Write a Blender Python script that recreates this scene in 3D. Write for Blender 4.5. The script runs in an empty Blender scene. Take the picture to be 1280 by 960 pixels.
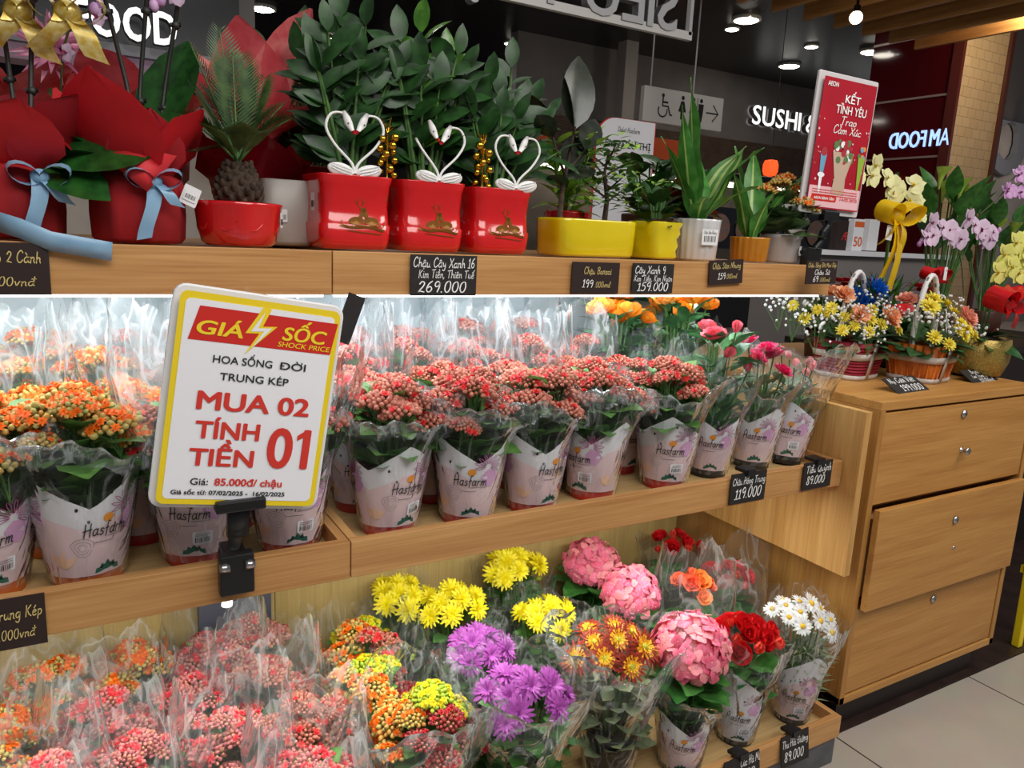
import bpy, math, random, unicodedata
import numpy as np
from mathutils import Matrix, Vector
PI = math.pi
S = bpy.context.scene
COL = S.collection

# ---------------------------------------------------------------- camera
FPX = 952.0
_vx = np.array([1660., 110., -FPX]); _vy = np.array([-560., 216., -FPX])
_X = _vx / np.linalg.norm(_vx); _Y = _vy - _X * (_vy @ _X); _Y /= np.linalg.norm(_Y); _Z = np.cross(_X, _Y)
RC = np.stack([_X, _Y, _Z])
EYE = np.array([0., 0., 1.5])
cam = bpy.data.cameras.new('camera'); camo = bpy.data.objects.new('camera', cam); COL.objects.link(camo)
cam.sensor_width = 36.0; cam.lens = FPX / 1280 * 36.0; cam.clip_start = .05; cam.clip_end = 100
M4 = Matrix.Identity(4)
for i in range(3):
    for j in range(3): M4[i][j] = RC[i, j]
    M4[i][3] = EYE[i]
camo.matrix_world = M4
S.camera = camo
def _ray(px, py): return RC @ np.array([px - 640., 480. - py, -FPX])
def on_z(px, py, z):
    d = _ray(px, py); return EYE + d * ((z - EYE[2]) / d[2])
def on_y(px, py, y):
    d = _ray(px, py); return EYE + d * ((y - EYE[1]) / d[1])
def on_x(px, py, x):
    d = _ray(px, py); return EYE + d * ((x - EYE[0]) / d[0])

# ---------------------------------------------------------------- exposure, world, big lights
S.view_settings.view_transform = 'Standard'; S.view_settings.look = 'None'
S.view_settings.gamma = 1.0; S.view_settings.exposure = 0.0
S.view_settings.use_curve_mapping = False
S.cycles.transparent_max_bounces = 40
S.cycles.max_bounces = 7; S.cycles.diffuse_bounces = 4; S.cycles.glossy_bounces = 3; S.cycles.transmission_bounces = 4
S.cycles.use_denoising = True
S.cycles.sample_clamp_indirect = 4.0
S.cycles.caustics_reflective = False; S.cycles.caustics_refractive = False
W = bpy.data.worlds.new('world'); S.world = W; W.use_nodes = True
W.node_tree.nodes['Background'].inputs[0].default_value = (.95, .96, 1, 1)
W.node_tree.nodes['Background'].inputs[1].default_value = .16
def area(name, loc, size, power, color=(1, 1, 1), target=None, rot=None, size_y=None, spread=None):
    l = bpy.data.lights.new(name, 'AREA'); l.energy = power; l.color = color
    l.shape = 'RECTANGLE'; l.size = size; l.size_y = size_y or size
    if spread: l.spread = spread
    o = bpy.data.objects.new(name, l); COL.objects.link(o); o.location = loc
    if target is not None:
        o.rotation_euler = (Vector(target) - Vector(loc)).to_track_quat('-Z', 'Y').to_euler()
    elif rot: o.rotation_euler = rot
    return o
area('ceiling_panel_light', (.6, -.9, 3.6), 2.6, 75, (1, .97, .93), target=(1.0, 1.5, 1.0), size_y=1.4)
area('ceiling_panel_light', (3.2, -.2, 3.6), 1.6, 54, (1, .95, .88), target=(2.4, 1.5, .8), size_y=1.2)
area('ceiling_panel_light', (.8, 2.6, 3.7), 3.0, 11, (1, .95, .9), target=(.9, 1.8, 1.4), size_y=.8)
LED_TOP = 8; LED_MID = 13
area('led_strip_light', (.57, 1.50, 1.362), 2.6, LED_TOP, (.86, .95, 1), target=(.57, 1.62, .9), size_y=.02)
area('led_strip_light', (.57, 1.72, 1.362), 2.6, LED_TOP, (.86, .95, 1), target=(.57, 1.74, .9), size_y=.03)
area('led_strip_light', (.5, 1.42, .822), 2.36, LED_MID, (.98, 1, .94), target=(.5, 1.50, .1), size_y=.02)

# ---------------------------------------------------------------- helpers
class MB:
    def __init__(s): s.V = []; s.F = []; s.M = []; s.n = 0; s.sm = True
    def add(s, V, F, m=0):
        V = np.asarray(V, float).reshape(-1, 3)
        k = s.n
        s.V.append(V)
        s.F += [tuple(i + k for i in f) for f in F]
        if isinstance(m, int): s.M += [m] * len(F)
        else: s.M += list(m)
        s.n += len(V)
        return s
    def put(s, T, R=None, t=(0, 0, 0), m=None, sc=1.0):
        V, F, Mt = T
        V = V * sc
        if R is not None: V = V @ np.asarray(R).T
        V = V + np.asarray(t)
        if m is None: mm = Mt
        elif isinstance(m, dict): mm = [m.get(x, x) for x in Mt]
        else: mm = [m] * len(F)
        return s.add(V, F, mm)
    def tmpl(s): return (np.concatenate(s.V), s.F, s.M)
    def grid(s, P, m=0, cu=False, cv=False):
        a, b = P.shape[:2]
        F = []; mm = []
        for i in range(a if cu else a - 1):
            for j in range(b if cv else b - 1):
                i2 = (i + 1) % a; j2 = (j + 1) % b
                F.append((i * b + j, i2 * b + j, i2 * b + j2, i * b + j2))
                mm.append(m(i, j) if callable(m) else m)
        return s.add(P.reshape(-1, 3), F, mm)
    def tube(s, path, r, seg=8, m=0, caps=True):
        P = np.asarray(path, float); n = len(P)
        r = np.full(n, r) if np.isscalar(r) else np.asarray(r, float)
        T = np.gradient(P, axis=0); T /= np.linalg.norm(T, axis=1)[:, None] + 1e-12
        up = np.array([0, 0, 1.]) if abs(T[0][2]) < .9 else np.array([1., 0, 0])
        N = np.cross(T[0], up); N /= np.linalg.norm(N)
        G = []
        a = np.linspace(0, 2 * PI, seg, endpoint=False)
        for i in range(n):
            N = N - T[i] * (N @ T[i]); N /= np.linalg.norm(N) + 1e-12
            B = np.cross(T[i], N)
            G.append(P[i] + r[i] * (np.cos(a)[:, None] * N + np.sin(a)[:, None] * B))
        s.grid(np.array(G), m, cv=True)
        if caps:
            k = s.n - n * seg
            s.F.append(tuple(k + i for i in range(seg))[::-1]); s.M.append(m if not callable(m) else 0)
            s.F.append(tuple(k + (n - 1) * seg + i for i in range(seg))); s.M.append(m if not callable(m) else 0)
        return s
    def lathe(s, prof, seg=32, m=0, c=(0, 0, 0), fn=None):
        a = np.linspace(0, 2 * PI, seg, endpoint=False)
        G = np.zeros((len(prof), seg, 3))
        for i, (r, z) in enumerate(prof):
            rr = r * (fn(a, i / (len(prof) - 1)) if fn else 1.0)
            G[i, :, 0] = rr * np.cos(a) + c[0]; G[i, :, 1] = rr * np.sin(a) + c[1]; G[i, :, 2] = z + c[2]
        return s.grid(G, m, cv=True)
    def ell(s, c, r, nu=8, nv=6, m=0, R=None):
        r = (r, r, r) if np.isscalar(r) else r
        V, F, _ = ellt(nu, nv)
        V = V * np.array(r)
        if R is not None: V = V @ np.asarray(R).T
        return s.add(V + np.array(c), F, m)
    def box(s, c, d, m=0, R=None):
        x, y, z = d[0] / 2, d[1] / 2, d[2] / 2
        V = np.array([(-x, -y, -z), (x, -y, -z), (x, y, -z), (-x, y, -z), (-x, -y, z), (x, -y, z), (x, y, z), (-x, y, z)])
        if R is not None: V = V @ np.asarray(R).T
        F = [(0, 3, 2, 1), (4, 5, 6, 7), (0, 1, 5, 4), (1, 2, 6, 5), (2, 3, 7, 6), (3, 0, 4, 7)]
        return s.add(V + np.array(c), F, m)
    def bx(s, x0, x1, y0, y1, z0, z1, m=0):
        return s.box(((x0 + x1) / 2, (y0 + y1) / 2, (z0 + z1) / 2), (x1 - x0, y1 - y0, z1 - z0), m)
    def mesh(s, name, mats, smooth=True):
        me = bpy.data.meshes.new(name)
        V = np.concatenate(s.V) if s.V else np.zeros((0, 3))
        me.from_pydata(V.tolist(), [], s.F)
        for mt in (mats if isinstance(mats, (list, tuple)) else [mats]): me.materials.append(mt)
        me.polygons.foreach_set('material_index', np.array(s.M, dtype=np.int32))
        me.polygons.foreach_set('use_smooth', np.full(len(s.F), smooth, dtype=bool))
        me.update()
        return me
_ec = {}
def ellt(nu, nv):
    if (nu, nv) in _ec: return _ec[nu, nv]
    V = [(0, 0, -1)]
    for i in range(1, nv):
        ph = -PI / 2 + PI * i / nv
        for j in range(nu):
            th = 2 * PI * j / nu
            V.append((math.cos(ph) * math.cos(th), math.cos(ph) * math.sin(th), math.sin(ph)))
    V.append((0, 0, 1)); F = []
    for j in range(nu): F.append((0, 1 + (j + 1) % nu, 1 + j))
    for i in range(nv - 2):
        for j in range(nu):
            a = 1 + i * nu + j; b = 1 + i * nu + (j + 1) % nu
            F.append((a, b, b + nu, a + nu))
    k = 1 + (nv - 2) * nu; top = len(V) - 1
    for j in range(nu): F.append((k + j, k + (j + 1) % nu, top))
    _ec[nu, nv] = (np.array(V, float), F, [0] * len(F))
    return _ec[nu, nv]
def rz(a): c, s = math.cos(a), math.sin(a); return np.array([[c, -s, 0], [s, c, 0], [0, 0, 1.]])
def rx(a): c, s = math.cos(a), math.sin(a); return np.array([[1., 0, 0], [0, c, -s], [0, s, c]])
def ry(a): c, s = math.cos(a), math.sin(a); return np.array([[c, 0, s], [0, 1., 0], [-s, 0, c]])
def zto(d, spin=0):
    d = np.asarray(d, float); d = d / np.linalg.norm(d)
    a = np.array([1., 0, 0]) if abs(d[0]) < .9 else np.array([0, 1., 0])
    x = np.cross(a, d); x /= np.linalg.norm(x); y = np.cross(d, x)
    return np.stack([x, y, d], 1) @ rz(spin)
def ob(name, mesh, parent=None, loc=(0, 0, 0), rot=(0, 0, 0), sc=1.0, bevel=0, solid=0):
    o = bpy.data.objects.new(name, mesh); COL.objects.link(o)
    if parent is not None: o.parent = parent
    o.location = loc; o.rotation_euler = rot
    o.scale = (sc, sc, sc) if np.isscalar(sc) else sc
    if solid:
        d = o.modifiers.new('solid', 'SOLIDIFY'); d.thickness = solid; d.offset = 0
    if bevel:
        b = o.modifiers.new('bevel', 'BEVEL'); b.width = bevel; b.segments = 2; b.limit_method = 'ANGLE'
    return o
def tag(o, label=None, cat=None, group=None, kind=None):
    if label: o['label'] = label
    if cat: o['category'] = cat
    if group: o['group'] = group
    if kind: o['kind'] = kind
    return o
def thing(name, label, cat, loc=(0, 0, 0), rotz=0, group=None, rot=None):
    o = bpy.data.objects.new(name, None); COL.objects.link(o); o.empty_display_size = .05
    o.location = loc; o.rotation_euler = rot or (0, 0, rotz)
    return tag(o, label, cat, group)
def struct(name, mb, mats, smooth=False, bevel=0):
    o = ob(name, mb.mesh(name, mats, smooth), bevel=bevel); o['kind'] = 'structure'; return o

# ---------------------------------------------------------------- materials
def lin(h):
    if isinstance(h, str):
        h = [int(h[i:i + 2], 16) / 255 for i in (0, 2, 4)]
    return tuple((c / 12.92 if c <= .04045 else ((c + .055) / 1.055) ** 2.4) for c in h) + (1,)
def mat(name, c, rough=.5, c2=None, scale=30, metal=0, emit=0, spec=.5, bump=0, coat=0, trans=0, stretch=None, detail=2, sss=0):
    m = bpy.data.materials.new(name); m.use_nodes = True
    nt = m.node_tree; b = nt.nodes['Principled BSDF']
    b.inputs['Roughness'].default_value = rough; b.inputs['Metallic'].default_value = metal
    b.inputs['Specular IOR Level'].default_value = spec
    if coat: b.inputs['Coat Weight'].default_value = coat; b.inputs['Coat Roughness'].default_value = .08
    col = lin(c)
    b.inputs['Base Color'].default_value = col
    if emit:
        b.inputs['Emission Color'].default_value = col; b.inputs['Emission Strength'].default_value = emit
    fac = None
    if c2 or bump:
        tc = nt.nodes.new('ShaderNodeTexCoord'); mp = nt.nodes.new('ShaderNodeMapping'); no = nt.nodes.new('ShaderNodeTexNoise')
        if stretch: mp.inputs['Scale'].default_value = stretch
        no.inputs['Scale'].default_value = scale; no.inputs['Detail'].default_value = detail
        nt.links.new(tc.outputs['Object'], mp.inputs[0]); nt.links.new(mp.outputs[0], no.inputs['Vector'])
        fac = no.outputs['Fac']
    if c2:
        rp = nt.nodes.new('ShaderNodeValToRGB')
        rp.color_ramp.elements[0].position = .35; rp.color_ramp.elements[1].position = .65
        rp.color_ramp.elements[0].color = col; rp.color_ramp.elements[1].color = lin(c2)
        nt.links.new(fac, rp.inputs[0]); nt.links.new(rp.outputs[0], b.inputs['Base Color'])
        if emit: nt.links.new(rp.outputs[0], b.inputs['Emission Color'])
    if bump:
        bp = nt.nodes.new('ShaderNodeBump'); bp.inputs['Strength'].default_value = bump; bp.inputs['Distance'].default_value = .01
        nt.links.new(fac, bp.inputs['Height']); nt.links.new(bp.outputs[0], b.inputs['Normal'])
    if trans:   # thin petals and leaves let light through
        out = nt.nodes['Material Output']; tr = nt.nodes.new('ShaderNodeBsdfTranslucent'); mx = nt.nodes.new('ShaderNodeMixShader')
        mx.inputs[0].default_value = trans; tr.inputs[0].default_value = col
        if c2: nt.links.new(rp.outputs[0], tr.inputs[0])
        nt.links.new(b.outputs[0], mx.inputs[1]); nt.links.new(tr.outputs[0], mx.inputs[2]); nt.links.new(mx.outputs[0], out.inputs[0])
    return m
def wood(name, ca, cb, axis='x', rough=.45):
    m = bpy.data.materials.new(name); m.use_nodes = True
    nt = m.node_tree; b = nt.nodes['Principled BSDF']; b.inputs['Roughness'].default_value = rough
    b.inputs['Specular IOR Level'].default_value = .35
    tc = nt.nodes.new('ShaderNodeTexCoord')
    def noise(sx, sc, det, dist=0):
        mp = nt.nodes.new('ShaderNodeMapping'); no = nt.nodes.new('ShaderNodeTexNoise')
        v = {'x': (sx, 1, 1), 'y': (1, sx, 1), 'z': (1, 1, sx)}[axis]
        mp.inputs['Scale'].default_value = v
        no.inputs['Scale'].default_value = sc; no.inputs['Detail'].default_value = det; no.inputs['Distortion'].default_value = dist
        nt.links.new(tc.outputs['Object'], mp.inputs[0]); nt.links.new(mp.outputs[0], no.inputs['Vector'])
        return no.outputs['Fac']
    n1 = noise(.06, 22, 3, .6); n2 = noise(.025, 190, 3)
    mx = nt.nodes.new('ShaderNodeMix'); mx.data_type = 'FLOAT'; mx.inputs[0].default_value = .45
    nt.links.new(n1, mx.inputs[2]); nt.links.new(n2, mx.inputs[3])
    rp = nt.nodes.new('ShaderNodeValToRGB'); e = rp.color_ramp.elements
    e[0].position = .33; e[1].position = .66; e[0].color = lin(ca); e[1].color = lin(cb)
    nt.links.new(mx.outputs[0], rp.inputs[0]); nt.links.new(rp.outputs[0], b.inputs['Base Color'])
    bp = nt.nodes.new('ShaderNodeBump'); bp.inputs['Strength'].default_value = .08; bp.inputs['Distance'].default_value = .002
    nt.links.new(n2, bp.inputs['Height']); nt.links.new(bp.outputs[0], b.inputs['Normal'])
    return m
def film(name, haze=.05, streak=.22, tint=(.97, .985, .985, 1), rough=.1, sc=14):
    m = bpy.data.materials.new(name); m.use_nodes = True
    nt = m.node_tree; nt.nodes.remove(nt.nodes['Principled BSDF']); out = nt.nodes['Material Output']
    N = nt.nodes.new; L = nt.links.new
    tc = N('ShaderNodeTexCoord'); mp = N('ShaderNodeMapping'); mp.inputs['Scale'].default_value = (1, 1, .4)
    n = N('ShaderNodeTexNoise'); n.inputs['Scale'].default_value = sc; n.inputs['Detail'].default_value = 3; n.inputs['Distortion'].default_value = 1.2
    L(tc.outputs['Object'], mp.inputs[0]); L(mp.outputs[0], n.inputs['Vector'])
    bp = N('ShaderNodeBump'); bp.inputs['Strength'].default_value = .9; bp.inputs['Distance'].default_value = .02
    L(n.outputs['Fac'], bp.inputs['Height'])
    tr = N('ShaderNodeBsdfTransparent'); tr.inputs[0].default_value = tint
    gl = N('ShaderNodeBsdfGlossy'); gl.inputs['Roughness'].default_value = rough; L(bp.outputs[0], gl.inputs['Normal'])
    df = N('ShaderNodeBsdfDiffuse'); df.inputs[0].default_value = (.88, .92, .93, 1)
    tl = N('ShaderNodeBsdfTranslucent'); tl.inputs[0].default_value = (.88, .92, .93, 1)
    L(bp.outputs[0], df.inputs['Normal'])
    md = N('ShaderNodeMixShader'); L(df.outputs[0], md.inputs[1]); L(tl.outputs[0], md.inputs[2])
    lw = N('ShaderNodeLayerWeight'); lw.inputs['Blend'].default_value = .095; L(bp.outputs[0], lw.inputs['Normal'])
    m1 = N('ShaderNodeMixShader'); L(lw.outputs['Fresnel'], m1.inputs[0]); L(tr.outputs[0], m1.inputs[1]); L(gl.outputs[0], m1.inputs[2])
    # creases: a thin band of the noise is whiter than the clear film
    mr = N('ShaderNodeValToRGB'); e = mr.color_ramp.elements
    e[0].position = .46; e[0].color = (haze,) * 3 + (1,); e[1].position = .5; e[1].color = (haze + streak,) * 3 + (1,)
    k = e.new(.54); k.color = (haze,) * 3 + (1,)
    L(n.outputs['Fac'], mr.inputs[0])
    m2 = N('ShaderNodeMixShader'); L(mr.outputs[0], m2.inputs[0]); L(m1.outputs[0], m2.inputs[1]); L(md.outputs[0], m2.inputs[2])
    L(m2.outputs[0], out.inputs[0])
    return m
OAK = wood('oak', 'a97441', 'cf9f66'); OAKZ = wood('oak_upright', 'b08042', 'd4a768', 'z'); OAKY = wood('oak_deep', 'a97441', 'cf9f66', 'y')
OAKC = wood('oak_cabinet', 'a87238', 'c69452'); OAKCZ = wood('oak_cabinet_side', '9a6732', 'b98848', 'z'); OAKE = wood('oak_edge', 'bb8a52', 'd9ad74', 'z')
SLAT = wood('oak_ceiling', 'a3703c', 'c8955a', 'y')
SHELFIN = wood('shelf_deck', 'ad8a58', 'd2b27e')
BACKW = wood('back_board', 'a88d56', 'c2a66c', 'z')
FILM = film('clear_film', .03, .2); FILMH = film('hazy_film', .08, .3, sc=9)
BLACK = mat('black_plastic', '141416', .35); CHALK = mat('chalkboard', '1b1818', .6, '221d1d', 60); CHALKB = mat('brown_card', '2b1c1a', .5)
INKW = mat('white_ink', 'f4f4f2', .7); INKG = mat('gold_ink', 'd9c27c', .5); INKR = mat('red_ink', 'd4362b', .5); INKK = mat('black_ink', '17181c', .6)
INKY = mat('yellow_ink', 'f4d62a', .5); INKRB = mat('banner_red', 'cf2a22', .4); PAPER = mat('white_paper', 'eeeef3', .55); YEL = mat('bright_yellow', 'efd21f', .45)
FRAMEW = mat('frame_white', 'e9e9ec', .3); STEEL = mat('steel', 'b9b9bb', .28, metal=1); SILVER = mat('brushed_silver', 'bcbcbe', .45)
GREYP = mat('grey_plinth', '5b5b62', .5, '4f4f56', 20); DARK = mat('dark_base', '201614', .5)
SOIL = mat('soil', '2b2019', .9, '3d2f22', 120, bump=.6); MOSS = mat('moss', '3d5a22', .9, '587834', 150, bump=.8)
# ---------------------------------------------------------------- writing
_tc = {}
def text_t(s, h=.1, bold=0, ital=0, width=None, extrude=0, mirror=False):
    """lettering as a flat mesh template, capital height h, centred on x, baseline at y=0"""
    key = (s, bold, ital, extrude / h if h else 0)
    if key not in _tc:
        c = bpy.data.curves.new('t', 'FONT'); c.body = s; c.shear = ital; c.resolution_u = 5 if not extrude else 3
        c.extrude = extrude / h * .7 if extrude else 0
        c.fill_mode = 'BOTH' if extrude else 'FRONT'
        o = bpy.data.objects.new('t', c); COL.objects.link(o)
        me = bpy.data.meshes.new_from_object(o.evaluated_get(bpy.context.evaluated_depsgraph_get()))
        V = np.zeros(len(me.vertices) * 3); me.vertices.foreach_get('co', V)
        F = [tuple(p.vertices) for p in me.polygons]
        bpy.data.objects.remove(o); bpy.data.curves.remove(c); bpy.data.meshes.remove(me)
        V = V.reshape(-1, 3)
        if bold:      # heavier strokes: the same outline laid over itself, nudged sideways
            n0 = len(V); VV = []; FF = []
            for q, (dx, dy) in enumerate(((-1, 0), (1, 0), (0, .7), (0, -.7), (-.7, .5), (.7, .5), (-.7, -.5), (.7, -.5))):
                VV.append(V + np.array([dx * bold, dy * bold, q * 7e-4])); FF += [tuple(i + q * n0 for i in f) for f in F]
            V = np.concatenate(VV); F = FF
        _tc[key] = (V, F)
    V, F = _tc[key]
    V = V.copy(); sc = h / .7
    V *= sc
    lo, hi = V[:, 0].min(), V[:, 0].max(); V[:, 0] -= (lo + hi) / 2
    if width: V[:, 0] *= width / (hi - lo)
    if mirror: V[:, 0] *= -1; F = [f[::-1] for f in F]
    return (V, F, [0] * len(F))
# hand lettering: strokes on a grid, baseline 0, x height 5, capitals 10
_G = {
'a': (5.2, ['4.3,4.2 2.6,5 .7,3.6 .6,1.3 1.8,.1 3.4,1 4.4,3.6', '4.5,4.9 4.2,2 4.6,.3 5.3,.4']),
'b': (5, ['.8,10 .8,5 .9,.4', '.9,3.4 2.4,5 4,3.7 3.8,1.2 2.2,0 .9,.6']),
'c': (4.4, ['4,4 2.6,5 .9,3.8 .6,1.6 1.9,.1 4,.9']),
'd': (5.2, ['4.3,4.2 2.6,5 .7,3.6 .6,1.3 1.8,.1 3.4,1 4.4,3.6', '4.6,10 4.4,5 4.4,1 5.2,.3']),
'e': (4.6, ['.8,2.6 3,3 3.9,4.1 2.7,5 1,3.8 .7,1.5 2,0 4.2,.9']),
'f': (3.4, ['3.4,9.4 2.3,10 1.6,8.5 1.5,4 1.4,-1.5', '.2,4.8 3,5.1']),
'g': (5, ['4.1,4.2 2.6,5 .8,3.6 .8,1.4 2,.5 3.6,1.6 4.3,4.6', '4.4,4.8 4.3,0 3.6,-3 2,-3.4 .7,-2.3']),
'h': (5, ['.9,10 .8,5 .7,0', '.8,2.6 2.4,4.9 3.8,4.2 3.9,1.6 4.6,.2']),
'i': (2.2, ['1.1,4.9 1,1.4 1.4,.1 2.2,.5', '1.2,6.9 1.25,7.1']),
'k': (4.6, ['.9,10 .8,5 .7,0', '3.8,4.8 .9,2.2 2.4,1.8 4.3,.1']),
'l': (2.4, ['1,10 .9,5 1,.9 2.2,.3']),
'm': (7.4, ['.7,4.9 .8,2 .7,0', '.8,2.9 2.2,4.9 3.3,4.2 3.3,0', '3.4,2.9 4.9,4.9 6,4.2 6,1.2 7,.2']),
'n': (5, ['.7,4.9 .8,2 .7,0', '.8,2.9 2.5,4.9 3.8,4.1 3.8,1.2 4.7,.2']),
'o': (4.8, ['2.4,5 .8,4 .6,1.6 2,0 3.6,.9 4,3.2 2.6,5 3.6,4.7']),
'p': (5, ['.8,4.9 .8,1 .7,-3.4', '.9,3.4 2.4,5 4,3.7 3.8,1.2 2.2,0 .9,.6']),
'q': (5, ['4.1,4.2 2.6,5 .8,3.6 .8,1.4 2,.3 3.6,1.4 4.3,4.6', '4.4,4.8 4.3,0 4.2,-3.4']),
'r': (3.8, ['.8,4.9 .8,2 .8,0', '.9,2.9 2.2,4.8 3.6,4.5']),
's': (4.2, ['3.6,4.3 2.3,5 1,4.1 1.6,3 3.2,2.2 3.4,.8 2,0 .5,.7']),
't': (3.6, ['1.8,8 1.6,4 1.7,.9 3.2,.3', '.4,5.2 3.2,5.4']),
'u': (5, ['.8,4.9 .7,1.6 1.8,.1 3.3,1 4.1,4.8', '4.1,4.8 4,1.2 5,.2']),
'v': (4.6, ['.6,4.9 1.4,1.8 2.1,.1 3.3,2.6 4,4.8 4.4,4.9']),
'y': (5, ['.8,4.9 .9,2.2 2,1 3.3,1.8 4.2,4.8', '4.2,4.8 4.1,0 3.3,-3 1.8,-3.4 .7,-2.5']),
'z': (4.4, ['.6,4.6 3.8,4.8 .6,.2 4,.4']),
'B': (6.4, ['1.2,9.8 1.1,5 1,0', '.3,9 2.6,10.2 5,9 4.4,6.2 1.4,5.3', '1.4,5.3 4.8,4.8 5.6,2.4 3.8,.2 1,.2']),
'C': (6.6, ['5.8,8.2 4.6,9.9 2.6,9.2 1,6.4 .9,2.8 2.6,.2 4.6,.5 6.2,2.2']),
'D': (7, ['1.4,9.8 1.3,5 1.2,.1', '.4,9.2 3.4,10 6,7.6 6.2,3.4 4.2,.5 1.2,.1']),
'H': (7, ['1.2,9.9 1.1,5 .8,0', '5.6,10 5.4,5 5.6,.2', '-.2,4.6 6.6,5.6']),
'K': (6.4, ['1.3,9.9 1.2,5 1,0', '5.6,9.8 1.3,4.8', '2.3,5.8 4,2 6.2,.2']),
'L': (5.6, ['1.6,9.8 1.3,5 1,.6 3,.2 5.2,.8']),
'M': (8.6, ['.6,.1 1.2,5 1.6,9.8', '1.6,9.8 4,3.4', '4,3.4 6.6,9.8', '6.6,9.8 7,5 8,.2']),
'N': (7.2, ['.8,.1 1.2,5 1.4,9.7', '1.4,9.7 5.4,.5', '5.4,.5 5.7,5 6.6,10']),
'Q': (7, ['3.4,9.9 1.2,8 .9,3 3,.1 5.4,1.6 6,6 4.6,9.2 3.2,9.9', '3.6,2.4 5,1 6.8,-.6']),
'S': (5.8, ['5.2,8.4 3.6,10 1.4,8.6 1.8,6.4 4.2,4.8 5,2.2 3,.1 .6,1.4']),
'T': (6.2, ['.4,9.2 3,9.7 6.2,9.8', '3.4,9.6 3.1,5 3,.1']),
'V': (6.6, ['.6,9.8 2,4 3.1,.1 4.6,4.8 6.2,9.9']),
'X': (6.2, ['.8,9.8 3,5.4 5.8,.1', '5.6,9.9 3,4.6 .5,.1']),
'0': (5.6, ['2.8,9.9 1,8 .6,3.6 2,.2 4,.6 5,4.6 4.2,9 2.8,9.9']),
'1': (3.6, ['.6,7.6 2.2,9.9', '2.2,9.9 2,0', '.4,.1 3.6,.1']),
'2': (5.4, ['.8,7.6 2.4,9.9 4.4,8.6 3.8,5.4 .8,.5', '.8,.5 2.6,.9 5.2,.2']),
'3': (5.2, ['.8,8.8 2.8,10 4.4,8.2 2.4,5.4', '2.4,5.4 4.6,4.4 4.4,1.2 2.2,0 .5,1.2']),
'5': (5.4, ['4.8,9.8 1.4,9.7', '1.4,9.7 1.1,5.6', '1.1,5.6 3.2,6.4 4.8,4 4,.9 2,0 .5,1']),
'6': (5.4, ['4.2,9.8 2,7.4 .8,3.2 1.8,.3 3.8,.4 4.8,2.8 3.4,5 1.2,3.6']),
'8': (5.4, ['4.4,8.6 2.8,10 1.1,8.4 2,6 4.4,3.4 4.2,.8 2.2,0 .8,2 2,4.6 4.4,7.4 4.4,8.6']),
'9': (5.4, ['4.6,8.2 2.6,9.9 .9,7.6 1.8,5 3.8,5.8 4.7,8.4', '4.7,8.4 4.5,4 3.6,.1']),
'.': (1.8, ['.8,.2 1,.35']), ',': (2, ['1,.6 .9,-.4 .3,-1.4']), ' ': (3, []), '-': (3, ['.4,3.2 2.6,3.3']),
}
_D = {'\u0301': ['2,6.6 3.4,8.6'], '\u0300': ['1.2,8.6 2.6,6.6'], '\u0309': ['1.6,8.6 2.8,8.6 2.6,7.4 2,6.7'], '\u0303': ['.8,7 1.8,7.8 2.8,7 3.8,7.8'],
      '\u0323': ['2.3,-1.7 2.5,-1.5'], '\u0302': ['1,6.4 2.4,7.9', '2.4,7.9 3.8,6.4'], '\u0306': ['1,7.8 2.4,6.6 3.8,7.8'], '\u031b': ['4.2,4.8 5.2,5.4 5.2,6.6']}
def _sm(pts, k=4):
    P = np.array(pts, float)
    if len(P) < 3: return P
    Q = np.concatenate([[2 * P[0] - P[1]], P, [2 * P[-1] - P[-2]]]); out = []
    for i in range(1, len(Q) - 2):
        for t in np.linspace(0, 1, k, endpoint=False):
            a, b, c, d = Q[i - 1], Q[i], Q[i + 1], Q[i + 2]
            out.append(.5 * ((2 * b) + (-a + c) * t + (2 * a - 5 * b + 4 * c - d) * t * t + (-a + 3 * b - 3 * c + d) * t ** 3))
    out.append(P[-1]); return np.array(out)
def ribbon2(P, w):
    P = np.asarray(P, float); T = np.gradient(P, axis=0); T /= np.linalg.norm(T, axis=1)[:, None] + 1e-9
    P = P.copy(); P[0] -= T[0] * w * .4; P[-1] += T[-1] * w * .4
    N = np.stack([-T[:, 1], T[:, 0]], 1) * w / 2
    n = len(P); V = np.zeros((2 * n, 3)); V[0::2, :2] = P + N; V[1::2, :2] = P - N
    return V, [(2 * i, 2 * i + 1, 2 * i + 3, 2 * i + 2) for i in range(n - 1)]
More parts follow.
